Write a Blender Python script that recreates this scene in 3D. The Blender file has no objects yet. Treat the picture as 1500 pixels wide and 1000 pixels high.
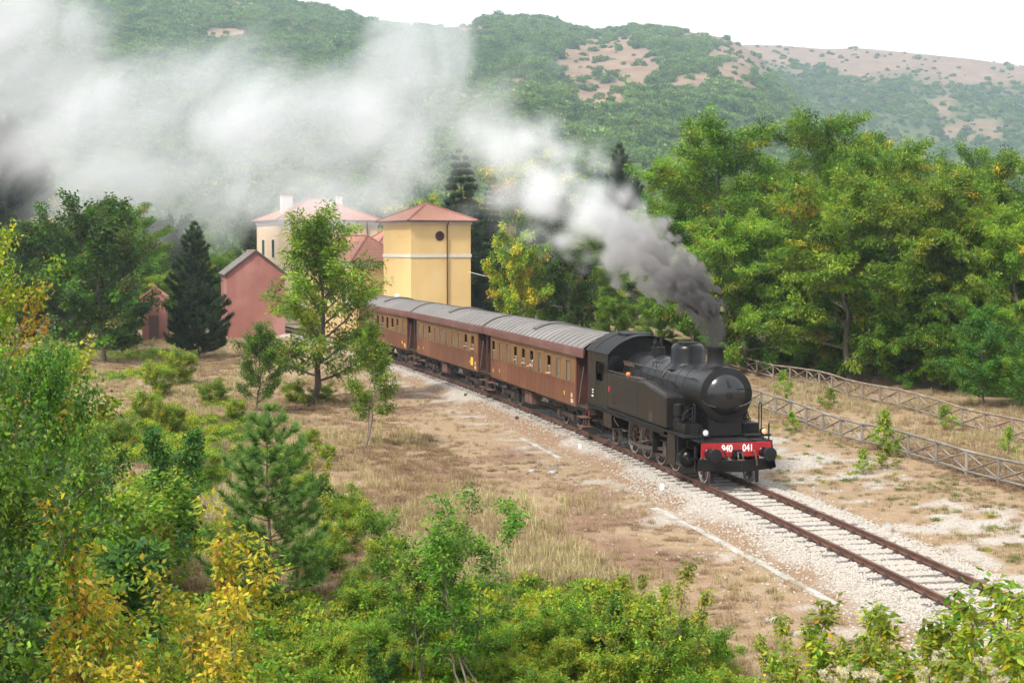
import bpy, bmesh, math, random
import numpy as np
from mathutils import Vector, Matrix
R_ = math.radians
# ------------------------------------------------------------------ camera, sky, sun, exposure
F = 2153.49; H = 7.4874; PT = 0.06498            # focal length in px of a 1500 px wide frame, eye height over rail, pitch
X0, Y0, TH, K = 7.0895, 44.99907, 0.22002, 0.00175   # track arc: point under the engine's buffers, heading, curvature
scn = bpy.context.scene
COL = scn.collection
cam_d = bpy.data.cameras.new('camera'); cam = bpy.data.objects.new('camera', cam_d); COL.objects.link(cam)
cam.location = (0, 0, H); cam.rotation_euler = (math.pi/2 - PT, 0, 0)
cam_d.sensor_width = 36; cam_d.lens = F/1500*36; cam_d.clip_end = 9000; cam_d.clip_start = .2
scn.camera = cam
SUN_EL, SUN_AZ = R_(50), math.atan2(-.62, -.78)   # azimuth as a compass bearing of the vector pointing to the sun
sx, sy = -.62, -.78
world = bpy.data.worlds.new('World'); scn.world = world; world.use_nodes = True
wn = world.node_tree; bg = wn.nodes['Background']; bg.inputs['Strength'].default_value = .15
sky = wn.nodes.new('ShaderNodeTexSky'); sky.sky_type = 'NISHITA'; sky.sun_disc = False
sky.sun_elevation = SUN_EL; sky.sun_rotation = math.atan2(sx, sy); sky.dust_density = 3.0; sky.altitude = 500
wtc = wn.nodes.new('ShaderNodeTexCoord')
wmp = wn.nodes.new('ShaderNodeMapping'); wmp.inputs['Scale'].default_value = (1.5, 1.5, 5)
wnz = wn.nodes.new('ShaderNodeTexNoise'); wnz.inputs['Scale'].default_value = 1.6; wnz.inputs['Detail'].default_value = 6
wrp = wn.nodes.new('ShaderNodeValToRGB'); wrp.color_ramp.elements[0].position = .3; wrp.color_ramp.elements[1].position = .62
wrp.color_ramp.elements[0].color = (.85,)*3 + (1,); wrp.color_ramp.elements[1].color = (.97,)*3 + (1,)
wmx = wn.nodes.new('ShaderNodeMixRGB'); wn2 = wn.nodes.new('ShaderNodeTexNoise'); wn2.inputs['Scale'].default_value = 2.3; wn2.inputs['Detail'].default_value = 7
wr2 = wn.nodes.new('ShaderNodeValToRGB'); wr2.color_ramp.elements[0].position = .36; wr2.color_ramp.elements[1].position = .6
wr2.color_ramp.elements[0].color = (.7, .72, .76, 1); wr2.color_ramp.elements[1].color = (1, 1, 1, 1)
wsc = wn.nodes.new('ShaderNodeMixRGB'); wsc.blend_type = 'MULTIPLY'; wsc.inputs[0].default_value = 1; wsc.inputs[1].default_value = (6.7, 6.7, 6.75, 1)
wn.links.new(wr2.outputs[0], wsc.inputs[2]); wn.links.new(wsc.outputs[0], wmx.inputs[2])
wn.links.new(wtc.outputs['Generated'], wmp.inputs[0]); wn.links.new(wmp.outputs[0], wnz.inputs[0]); wn.links.new(wmp.outputs[0], wn2.inputs[0])
wn.links.new(wnz.outputs[0], wrp.inputs[0]); wn.links.new(wrp.outputs[0], wmx.inputs[0])
wn.links.new(sky.outputs[0], wmx.inputs[1]); wn.links.new(wmx.outputs[0], bg.inputs['Color'])
sun_d = bpy.data.lights.new('sun', 'SUN'); sun_d.energy = 3.3; sun_d.angle = R_(6); sun_d.color = (1, .955, .88)
sun = bpy.data.objects.new('sun', sun_d); COL.objects.link(sun)
hl = math.hypot(sx, sy)
sdir = Vector((sx/hl*math.cos(SUN_EL), sy/hl*math.cos(SUN_EL), math.sin(SUN_EL)))
sun.rotation_euler = sdir.to_track_quat('Z', 'Y').to_euler(); sun.location = sdir*60
vs = scn.view_settings; vs.view_transform = 'Standard'; vs.look = 'None'; vs.exposure = 1.0; vs.gamma = 1; vs.use_curve_mapping = False
scn.cycles.use_denoising = True
scn.cycles.max_bounces = 7; scn.cycles.diffuse_bounces = 3; scn.cycles.glossy_bounces = 3
scn.cycles.transmission_bounces = 4; scn.cycles.transparent_max_bounces = 12; scn.cycles.volume_bounces = 1
scn.cycles.use_adaptive_sampling = True; scn.cycles.adaptive_threshold = .035
scn.cycles.sample_clamp_indirect = 6

# ------------------------------------------------------------------ geometry of the place
def path(s):
    a = TH + K*s
    return X0 + (math.cos(a)-math.cos(TH))/K, Y0 + (math.sin(a)-math.sin(TH))/K, a
def P(s, t, z=0.):
    x, y, a = path(s); return Vector((x + t*math.cos(a), y + t*math.sin(a), z))
def ray(px, py):
    u = (px-750)/F; v = (500-py)/F
    return u, math.cos(PT)+v*math.sin(PT), -math.sin(PT)+v*math.cos(PT)
def onground(px, py, z=-.45):
    d = ray(px, py); k = (z-H)/d[2]; return d[0]*k, d[1]*k
def atY(px, py, Y):
    d = ray(px, py); k = Y/d[1]; return Vector((d[0]*k, Y, H+d[2]*k))
CX, CY = X0 - math.cos(TH)/K, Y0 - math.sin(TH)/K     # centre of the arc
def track_t(x, y):                                    # lateral distance from the track's centre line (arrays)
    return np.hypot(np.asarray(x)-CX, np.asarray(y)-CY) - 1/K
def track_s(x, y):
    return (np.arctan2(np.asarray(y)-CY, np.asarray(x)-CX) - TH)/K
_rs = np.random.RandomState(5); _tab = _rs.rand(256, 256)
def vnoise(x, y):
    x = np.asarray(x, float); y = np.asarray(y, float)
    xi = np.floor(x).astype(int); yi = np.floor(y).astype(int); fx = x-xi; fy = y-yi
    fx = fx*fx*(3-2*fx); fy = fy*fy*(3-2*fy)
    a = _tab[xi & 255, yi & 255]; b = _tab[(xi+1) & 255, yi & 255]; c = _tab[xi & 255, (yi+1) & 255]; d = _tab[(xi+1) & 255, (yi+1) & 255]
    return a*(1-fx)*(1-fy)+b*fx*(1-fy)+c*(1-fx)*fy+d*fx*fy
def fbm(x, y, o=4):
    r = 0; a = .5; f = 1.
    for i in range(o): r = r + a*vnoise(np.asarray(x)*f+17*i, np.asarray(y)*f+31*i); a *= .5; f *= 2.03
    return r/(1-.5**o)
def sm(x, a, b):
    k = np.clip((np.asarray(x, float)-a)/(b-a), 0, 1); return k*k*(3-2*k)
def gz(x, y):                                         # ground height
    t = track_t(x, y)
    und = (fbm(np.asarray(x)*.16, np.asarray(y)*.16)-.5)*.5
    z = -.47 + und*sm(np.abs(t), 4, 9) - .25*sm(-t, 9, 22)*sm(60-np.asarray(y, float), 0, 20)
    z = z + 1.3*np.exp(-(((np.asarray(x)-9)/14.)**2+((np.asarray(y)-118)/16.)**2))
    return z
def g1(x, y): return float(gz(x, y))

# ------------------------------------------------------------------ helpers
def tag(o, label=None, cat=None, group=None, kind=None):
    if label: o['label'] = label
    if cat: o['category'] = cat
    if group: o['group'] = group
    if kind: o['kind'] = kind
    return o
def empty(name, loc=(0, 0, 0), rz=0., label=None, cat=None, group=None, kind=None):
    o = bpy.data.objects.new(name, None); COL.objects.link(o); o.location = loc; o.rotation_euler = (0, 0, rz)
    o.empty_display_size = .3
    return tag(o, label, cat, group, kind)
def link(name, me, parent=None, loc=None, rz=None):
    o = bpy.data.objects.new(name, me); COL.objects.link(o)
    if parent: o.parent = parent
    if loc is not None: o.location = loc
    if rz is not None: o.rotation_euler = (0, 0, rz)
    return o
def copy_tree(o, parent=None):
    c = o.copy(); COL.objects.link(c); c.parent = parent
    for ch in list(o.children): copy_tree(ch, c)
    return c
class MB:
    def __init__(s): s.v = []; s.f = []
    def add(s, vs, fs):
        n = len(s.v); s.v += [tuple(v) for v in vs]; s.f += [tuple(i+n for i in f) for f in fs]; return s
    def box(s, x0, x1, y0, y1, z0, z1):
        return s.add([(x0,y0,z0),(x1,y0,z0),(x1,y1,z0),(x0,y1,z0),(x0,y0,z1),(x1,y0,z1),(x1,y1,z1),(x0,y1,z1)],
                     [(0,3,2,1),(4,5,6,7),(0,1,5,4),(1,2,6,5),(2,3,7,6),(3,0,4,7)])
    def tube(s, pts, r, n=8, caps=True):
        pts = [Vector(p) for p in pts]; m = len(pts); rr = r if hasattr(r, '__len__') else [r]*m
        vs = []; fs = []; ref = None
        for i, p in enumerate(pts):
            d = (pts[min(i+1, m-1)]-pts[max(i-1, 0)])
            d = d.normalized() if d.length > 1e-9 else Vector((0, 0, 1))
            if ref is None:
                ref = Vector((0, 0, 1)) if abs(d.z) < .9 else Vector((1, 0, 0))
            a = d.cross(ref); a.normalize(); b = d.cross(a); ref = b.cross(d) if False else ref
            for k in range(n):
                q = 2*math.pi*k/n; vs.append(p + a*(math.cos(q)*rr[i]) + b*(math.sin(q)*rr[i]))
        for i in range(m-1):
            for k in range(n):
                k2 = (k+1) % n; fs.append((i*n+k, (i+1)*n+k, (i+1)*n+k2, i*n+k2))
        if caps: fs.append(tuple(range(n))); fs.append(tuple((m-1)*n+k for k in reversed(range(n))))
        return s.add(vs, fs)
    def lathe(s, prof, c=(0, 0, 0), axis='z', n=24, caps=True):   # prof: (radius, height)
        vs = []; fs = []; m = len(prof)
        for r, h in prof:
            for k in range(n):
                q = 2*math.pi*k/n; a, b = r*math.cos(q), r*math.sin(q)
                v = {'z': (a, b, h), 'y': (a, h, b), 'x': (h, a, b)}[axis]
                vs.append((v[0]+c[0], v[1]+c[1], v[2]+c[2]))
        for i in range(m-1):
            for k in range(n):
                k2 = (k+1) % n; fs.append((i*n+k, i*n+k2, (i+1)*n+k2, (i+1)*n+k))
        if caps: fs.append(tuple(reversed(range(n)))); fs.append(tuple((m-1)*n+k for k in range(n)))
        return s.add(vs, fs)
    def prism(s, poly, a, b, axis='x'):                # polygon extruded along an axis
        n = len(poly)
        mk = {'x': lambda p, h: (h, p[0], p[1]), 'y': lambda p, h: (p[0], h, p[1]), 'z': lambda p, h: (p[0], p[1], h)}[axis]
        return s.add([mk(p, a) for p in poly]+[mk(p, b) for p in poly],
                     [tuple(reversed(range(n))), tuple(range(n, 2*n))]+[(i, (i+1) % n, n+(i+1) % n, n+i) for i in range(n)])
    def mesh(s, name, mat, smooth=None):
        me = bpy.data.meshes.new(name); me.from_pydata(s.v, [], s.f); me.update()
        bm = bmesh.new(); bm.from_mesh(me); bmesh.ops.recalc_face_normals(bm, faces=bm.faces); bm.to_mesh(me); bm.free()
        if mat: me.materials.append(mat)
        if smooth:
            me.polygons.foreach_set('use_smooth', [True]*len(me.polygons)); me.set_sharp_from_angle(angle=R_(smooth))
        return me
    def build(s, name, mat, parent=None, smooth=None, bevel=0, loc=None, rz=None):
        o = link(name, s.mesh(name, mat, smooth), parent, loc, rz)
        if bevel:
            b = o.modifiers.new('bevel', 'BEVEL'); b.width = bevel; b.segments = 2; b.limit_method = 'ANGLE'; b.angle_limit = R_(40)
        return o
def text_mesh(name, body, mat, size, xs=1., ext=.004):
    cu = bpy.data.curves.new(name, 'FONT'); cu.body = body; cu.size = size; cu.extrude = ext; cu.align_x = 'CENTER'; cu.align_y = 'CENTER'; cu.offset = size*.018
    ob = bpy.data.objects.new(name, cu); me = bpy.data.meshes.new_from_object(ob); bpy.data.objects.remove(ob); bpy.data.curves.remove(cu)
    me.transform(Matrix.Diagonal((xs, 1, 1, 1))); me.materials.clear(); me.materials.append(mat); return me

# ------------------------------------------------------------------ materials
def newmat(name):
    m = bpy.data.materials.new(name); m.use_nodes = True; nt = m.node_tree
    return m, nt, nt.nodes['Principled BSDF'], nt.nodes['Material Output']
def N(nt, typ, **kw):
    n = nt.nodes.new(typ)
    for k, v in kw.items():
        if k.startswith('i_'): n.inputs[int(k[2:])].default_value = v
        else: setattr(n, k, v)
    return n
def mat(name, c1, c2=None, scale=3., rough=.7, metal=0., bump=0., bscale=None, r2=None, stretch=None, spec=.5, pos=(.35, .65), c3=None, s3=.4):
    m, nt, b, out = newmat(name)
    c2 = c2 or tuple(x*.7 for x in c1)
    tc = N(nt, 'ShaderNodeTexCoord'); src = tc.outputs['Object']
    if stretch:
        mp = N(nt, 'ShaderNodeMapping'); mp.inputs['Scale'].default_value = stretch; nt.links.new(src, mp.inputs[0]); src = mp.outputs[0]
    nz = N(nt, 'ShaderNodeTexNoise'); nz.inputs['Scale'].default_value = scale; nz.inputs['Detail'].default_value = 7; nz.inputs['Roughness'].default_value = .62
    nt.links.new(src, nz.inputs['Vector'])
    rp = N(nt, 'ShaderNodeValToRGB'); rp.color_ramp.elements[0].position, rp.color_ramp.elements[1].position = pos
    rp.color_ramp.elements[0].color = (*c1, 1); rp.color_ramp.elements[1].color = (*c2, 1)
    nt.links.new(nz.outputs[0], rp.inputs[0]); col = rp.outputs[0]
    if c3:
        n3 = N(nt, 'ShaderNodeTexNoise'); n3.inputs['Scale'].default_value = s3; n3.inputs['Detail'].default_value = 5; nt.links.new(src, n3.inputs['Vector'])
        r3 = N(nt, 'ShaderNodeValToRGB'); r3.color_ramp.elements[0].position = .5; r3.color_ramp.elements[1].position = .68
        nt.links.new(n3.outputs[0], r3.inputs[0])
        mx = N(nt, 'ShaderNodeMixRGB'); mx.inputs[2].default_value = (*c3, 1); nt.links.new(r3.outputs[0], mx.inputs[0]); nt.links.new(col, mx.inputs[1]); col = mx.outputs[0]
    nt.links.new(col, b.inputs['Base Color'])
    b.inputs['Roughness'].default_value = rough; b.inputs['Metallic'].default_value = metal; b.inputs['Specular IOR Level'].default_value = spec
    if r2 is not None:
        mr = N(nt, 'ShaderNodeMapRange'); mr.inputs[3].default_value = rough; mr.inputs[4].default_value = r2
        nt.links.new(nz.outputs[0], mr.inputs[0]); nt.links.new(mr.outputs[0], b.inputs['Roughness'])
    if bump:
        bn = N(nt, 'ShaderNodeTexNoise'); bn.inputs['Scale'].default_value = bscale or scale*4; bn.inputs['Detail'].default_value = 5; nt.links.new(src, bn.inputs['Vector'])
        bp = N(nt, 'ShaderNodeBump'); bp.inputs['Strength'].default_value = bump; bp.inputs['Distance'].default_value = .03
        nt.links.new(bn.outputs[0], bp.inputs['Height']); nt.links.new(bp.outputs[0], b.inputs['Normal'])
    return m
def leafmat(name, trans=.35, rough=.55, gain=1.):
    m, nt, b, out = newmat(name)
    at = N(nt, 'ShaderNodeAttribute', attribute_name='tint')
    oi = N(nt, 'ShaderNodeObjectInfo')
    hs = N(nt, 'ShaderNodeHueSaturation'); hs.inputs['Saturation'].default_value = 1.0
    mr = N(nt, 'ShaderNodeMapRange'); mr.inputs[3].default_value = .494; mr.inputs[4].default_value = .514
    mv = N(nt, 'ShaderNodeMapRange'); mv.inputs[3].default_value = .82*gain; mv.inputs[4].default_value = 1.18*gain
    nt.links.new(oi.outputs['Random'], mr.inputs[0]); nt.links.new(oi.outputs['Random'], mv.inputs[0])
    nt.links.new(mr.outputs[0], hs.inputs['Hue']); nt.links.new(mv.outputs[0], hs.inputs['Value']); nt.links.new(at.outputs['Color'], hs.inputs['Color'])
    nt.links.new(hs.outputs[0], b.inputs['Base Color']); b.inputs['Roughness'].default_value = rough; b.inputs['Specular IOR Level'].default_value = .2
    tr = N(nt, 'ShaderNodeBsdfTranslucent'); ml = N(nt, 'ShaderNodeMixRGB', blend_type='MULTIPLY'); ml.inputs[0].default_value = 1; ml.inputs[2].default_value = (1.15, 1.25, .45, 1)
    nt.links.new(hs.outputs[0], ml.inputs[1]); nt.links.new(ml.outputs[0], tr.inputs[0])
    ms = N(nt, 'ShaderNodeMixShader'); ms.inputs[0].default_value = trans
    nt.links.new(b.outputs[0], ms.inputs[1]); nt.links.new(tr.outputs[0], ms.inputs[2]); nt.links.new(ms.outputs[0], out.inputs['Surface'])
    return m
M = {}
M['black'] = mat('black_paint', (0.0032, 0.0032, 0.0036), (0.0061, 0.0058, 0.0058), 2.5, .24, bump=.05, bscale=9, r2=.42, c3=(0.0079, 0.0072, 0.0065), s3=1.2, spec=.3)
M['black_matt'] = mat('black_sooty_metal', (0.0029, 0.0029, 0.0032), (0.0068, 0.0064, 0.0061), 3, .55, bump=.08, r2=.75, spec=.3)
M['tank'] = mat('tank_paint', (0.0095, 0.0080, 0.0071), (0.0152, 0.0130, 0.0108), 2.2, .32, bump=.04, bscale=6, r2=.48, c3=(0.0197, 0.0170, 0.0134), s3=.7, stretch=(1, 1, .45), spec=.3)
M['boiler'] = mat('boiler_paint', (0.0056, 0.0056, 0.0059), (0.0104, 0.0104, 0.0104), 2., .28, bump=.04, r2=.48, c3=(0.0153, 0.0146, 0.0143), s3=.8)
M['doorblack'] = mat('polished_black', (.009, .009, .01), (.014, .014, .015), 3, .16, r2=.26)
M['redbeam'] = mat('red_paint', (0.3179, 0.0068, 0.0119), (0.2431, 0.0059, 0.0093), 5, .4, bump=.03)
M['white'] = mat('white_paint', (.8, .79, .76), (.72, .7, .66), 6, .5)
M['tyre'] = mat('whitened_tyre', (0.252, 0.240, 0.234), (0.120, 0.102, 0.096), 7, .5)
M['wheelred'] = mat('rusty_red_wheel', (.09, .032, .022), (.035, .02, .017), 6, .6, bump=.1)
M['steel'] = mat('oily_steel', (.13, .11, .095), (.05, .042, .038), 6, .38, metal=.6, r2=.6)
M['pipe'] = mat('worn_copper_pipe', (.16, .10, .07), (.05, .045, .042), 9, .4, metal=.5)
M['orange'] = mat('orange_rag', (.75, .22, .05), (.6, .16, .03), 8, .8)
M['lens'] = mat('lamp_lens', (.6, .6, .58), (.5, .5, .48), 4, .12)
M['lensor'] = mat('lamp_amber', (.75, .45, .25), (.6, .3, .15), 4, .15)
M['brown'] = mat('coach_brown', (0.1297, 0.0464, 0.0217), (0.0963, 0.0331, 0.0169), 1.6, .42, bump=.03, c3=(0.1556, 0.0610, 0.0290), s3=.6, stretch=(1, 1, .35), r2=.55)
M['ochre'] = mat('coach_ochre', (0.1596, 0.0816, 0.0293), (0.1301, 0.0630, 0.0224), 2., .45, c3=(0.1776, 0.0953, 0.0397), s3=.9)
M['darkbrown'] = mat('coach_end_brown', (.06, .02, .014), (.04, .015, .011), 2., .5)
M['eave'] = mat('coach_eave', (0.120, 0.050, 0.040), (0.092, 0.040, 0.034), 3., .45, c3=(0.144, 0.068, 0.056), s3=.8)
M['croof'] = mat('coach_roof', (0.1530, 0.1386, 0.1275), (0.1232, 0.1130, 0.1037), 2., .62, bump=.05, c3=(0.1785, 0.1615, 0.1487), s3=.5, spec=.3)
M['seam'] = mat('coach_roof_seam', (0.0893, 0.0808, 0.0760), (0.0684, 0.0627, 0.0579), 4., .7)
M['under'] = mat('underframe', (0.0210, 0.0147, 0.0119), (0.0350, 0.0224, 0.0168), 4., .7, bump=.1)
M['rustbox'] = mat('rusty_box', (.13, .06, .04), (.08, .04, .03), 4., .7)
M['interior'] = mat('coach_interior', (.09, .055, .03), (.06, .04, .025), 3., .7)
M['yellow'] = mat('yellow_sign', (.85, .5, .03), (.8, .45, .02), 3., .5)
M['cream'] = mat('cream_lettering', (0.490, 0.385, 0.245), (0.420, 0.315, 0.210), 3., .6)
M['rail'] = mat('rusty_rail', (0.122, 0.054, 0.032), (0.079, 0.036, 0.024), 6., .55, bump=.1, c3=(0.144, 0.072, 0.047), s3=1.5, metal=.15)
M['railtop'] = mat('rail_head', (.2, .12, .085), (.15, .09, .065), 3., .35, metal=.4, stretch=(1, 1, 1))
M['sleeper'] = mat('weathered_sleeper', (0.140, 0.119, 0.105), (0.077, 0.063, 0.056), 5., .9, bump=.4, stretch=(1, 6, 6))
M['chair'] = mat('rail_chair_iron', (.055, .032, .03), (.035, .022, .022), 8., .7)
M['stone'] = mat('ballast_stone', (0.3649, 0.3318, 0.2849), (0.2654, 0.2391, 0.2059), 2., .9, bump=.2, c3=(0.4118, 0.3844, 0.3455), s3=.5)
M['kerb'] = mat('old_platform_edge', (0.360, 0.341, 0.304), (0.273, 0.254, 0.217), 3., .85, bump=.3, c3=(0.205, 0.180, 0.136), s3=1.2)
M['post'] = mat('white_post', (0.680, 0.671, 0.646), (0.561, 0.552, 0.510), 5., .6)
M['rust'] = mat('rusty_iron', (.10, .05, .032), (.06, .03, .022), 8., .7)
M['fence'] = mat('grey_fence_wood', (0.1805, 0.1564, 0.1368), (0.1196, 0.1035, 0.0897), 4., .85, bump=.3, stretch=(1, 1, .4), c3=(0.2334, 0.2070, 0.1805), s3=1.2)
M['fence2'] = mat('brown_fence_wood', (0.1932, 0.1472, 0.1104), (0.1265, 0.0931, 0.0701), 4., .85, bump=.3, stretch=(1, 1, .4), c3=(0.2530, 0.2070, 0.1667), s3=1.2)
M['wall'] = mat('yellow_render', (0.6240, 0.4363, 0.1892), (0.5824, 0.4057, 0.1727), .8, .85, bump=.05, bscale=25, c3=(0.6573, 0.4769, 0.2351), s3=.25)
M['palewall'] = mat('pale_render', (.60, .46, .32), (.56, .425, .295), .8, .85, bump=.05, bscale=25)
M['trim'] = mat('white_trim', (0.576, 0.554, 0.504), (0.533, 0.511, 0.461), 2., .8)
M['pinkwall'] = mat('red_render', (.27, .105, .085), (.225, .085, .07), .9, .9, bump=.1, c3=(.33, .165, .14), s3=.35, stretch=(1, 1, .6))
M['glassdark'] = mat('dark_window', (.02, .022, .024), (.03, .03, .03), 2., .12)
M['downpipe'] = mat('brown_downpipe', (.11, .035, .025), (.09, .03, .02), 4., .4)
M['bark'] = mat('bark', (.13, .105, .08), (.07, .055, .042), 6., .95, bump=.5, stretch=(1, 1, .3))
M['bark2'] = mat('pale_bark', (.21, .17, .13), (.12, .095, .072), 6., .95, bump=.4, stretch=(1, 1, .3))
M['barkred'] = mat('pine_bark', (.14, .085, .06), (.08, .05, .037), 6., .95, bump=.5, stretch=(1, 1, .3))
M['leaf'] = leafmat('leaf', .45, gain=1.14)
M['needle'] = leafmat('needle', .15, .6)
M['grass'] = leafmat('grass', .3, .8)
M['puff'] = leafmat('seed_puff', .3, .9)
M['rock'] = mat('pale_rock', (0.310, 0.291, 0.267), (0.198, 0.186, 0.167), 3., .9, bump=.5, c3=(0.372, 0.360, 0.335), s3=1.)
def tile_mat(name, c1, c2, c3):
    m, nt, b, out = newmat(name)
    uv = N(nt, 'ShaderNodeUVMap'); mp = N(nt, 'ShaderNodeMapping')
    nt.links.new(uv.outputs[0], mp.inputs[0])
    wv = N(nt, 'ShaderNodeTexWave', wave_type='BANDS', bands_direction='X', wave_profile='SIN'); wv.inputs['Scale'].default_value = 1/.22/2*.318*3.1416/1.0
    wh = N(nt, 'ShaderNodeTexWave', wave_type='BANDS', bands_direction='Y', wave_profile='SAW'); wh.inputs['Scale'].default_value = 1/.36/2*.318*3.1416
    nt.links.new(mp.outputs[0], wv.inputs[0]); nt.links.new(mp.outputs[0], wh.inputs[0])
    br = N(nt, 'ShaderNodeTexBrick'); br.offset = 0
    br.inputs['Color1'].default_value = (*c1, 1); br.inputs['Color2'].default_value = (*c2, 1); br.inputs['Mortar'].default_value = (*c3, 1)
    br.inputs['Scale'].default_value = 1; br.inputs['Brick Width'].default_value = .22; br.inputs['Row Height'].default_value = .36; br.inputs['Mortar Size'].default_value = .012
    nt.links.new(mp.outputs[0], br.inputs[0])
    nz = N(nt, 'ShaderNodeTexNoise'); nz.inputs['Scale'].default_value = .8; nz.inputs['Detail'].default_value = 5
    mx = N(nt, 'ShaderNodeMixRGB', blend_type='MULTIPLY'); mx.inputs[0].default_value = .6
    rp = N(nt, 'ShaderNodeValToRGB'); rp.color_ramp.elements[0].color = (.75,)*3+(1,); rp.color_ramp.elements[1].color = (1.15, 1.1, 1.05, 1)
    nt.links.new(nz.outputs[0], rp.inputs[0]); nt.links.new(br.outputs[0], mx.inputs[1]); nt.links.new(rp.outputs[0], mx.inputs[2])
    nt.links.new(mx.outputs[0], b.inputs['Base Color']); b.inputs['Roughness'].default_value = .85
    ad = N(nt, 'ShaderNodeMath', operation='ADD'); nt.links.new(wv.outputs[1], ad.inputs[0]); nt.links.new(wh.outputs[1], ad.inputs[1])
    bp = N(nt, 'ShaderNodeBump'); bp.inputs['Strength'].default_value = .9; bp.inputs['Distance'].default_value = .06
    nt.links.new(ad.outputs[0], bp.inputs['Height']); nt.links.new(bp.outputs[0], b.inputs['Normal'])
    return m
M['tiles'] = tile_mat('terracotta_tiles', (.45, .215, .145), (.39, .18, .12), (.22, .1, .07))
M['oldtiles'] = tile_mat('grey_old_tiles', (.21, .18, .165), (.15, .13, .125), (.07, .06, .055))
def glass_mat():
    m, nt, b, out = newmat('dusty_glass')
    b.inputs['Base Color'].default_value = (.17, .155, .135, 1); b.inputs['Roughness'].default_value = .1
    tp = N(nt, 'ShaderNodeBsdfTransparent'); tp.inputs[0].default_value = (.8, .8, .8, 1)
    ms = N(nt, 'ShaderNodeMixShader'); ms.inputs[0].default_value = .7
    nt.links.new(tp.outputs[0], ms.inputs[1]); nt.links.new(b.outputs[0], ms.inputs[2]); nt.links.new(ms.outputs[0], out.inputs['Surface'])
    return m
M['glass'] = glass_mat()

# ------------------------------------------------------------------ the setting: ground, hills
def grid_mesh(name, X, Y, Z, mat_, cover=None, smooth=True):
    ny, nx = X.shape
    co = np.stack([X, Y, Z], -1).reshape(-1, 3)
    i = np.arange(ny*nx).reshape(ny, nx)
    q = np.stack([i[:-1, :-1], i[:-1, 1:], i[1:, 1:], i[1:, :-1]], -1).reshape(-1, 4)
    return quads(name, co, q, mat_, cover, smooth)
def quads(name, co, q, mat_, cover=None, smooth=False):
    k = q.shape[1]; me = bpy.data.meshes.new(name)
    me.vertices.add(len(co)); me.vertices.foreach_set('co', np.asarray(co, np.float32).ravel())
    me.loops.add(q.size); me.loops.foreach_set('vertex_index', q.astype(np.int32).ravel())
    me.polygons.add(len(q)); me.polygons.foreach_set('loop_start', np.arange(0, q.size, k, dtype=np.int32))
    me.polygons.foreach_set('loop_total', np.full(len(q), k, np.int32))
    me.polygons.foreach_set('use_smooth', np.full(len(q), smooth, bool))
    me.update(calc_edges=True)
    if cover is not None:
        a = me.color_attributes.new('tint', 'FLOAT_COLOR', 'POINT')
        a.data.foreach_set('color', np.concatenate([cover, np.ones((len(cover), 1))], 1).astype(np.float32).ravel())
    if mat_: me.materials.append(mat_)
    return me
def ground_cover(x, y):
    t = track_t(x, y); s = track_s(x, y)
    n = fbm(x*.35, y*.35); n2 = fbm(x*.09+50, y*.09+9); n3 = fbm(x*1.1+5, y*1.1)
    gravel = np.maximum(sm(-np.abs(t)+1.62+(n-.5)*2.8+.15*sm(3-s, 0, 6), -.5, .5),
                        sm(t, 2, 3)*sm(8.6-t+(n-.5)*3, 0, 2)*sm(n3*.55+n2*.45-.06*sm(6-t, 0, 4)*-1, .46, .56)*.95*sm(22-s, 0, 8))
    gravel = np.maximum(gravel, sm(-t, 2.4, 2.8)*sm(4.6+t, 0, 1.2)*sm(n3, .56, .64)*.7)
    green = sm(-t, 8, 18)*sm(n2*.5+n*.5, .465, .575)*.85
    green = np.maximum(green, sm(-t, 5.5, 8.5)*sm(36-y+ (n-.5)*6, 0, 5))
    green = np.maximum(green, sm(t, 24, 27))
    green = np.maximum(green, sm(y, 120, 160))
    litter = sm(n, .52, .62)*sm(-t, 2, 4)*sm(18+t, 0, 6)
    return np.stack([gravel, green, litter], -1)
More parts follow.
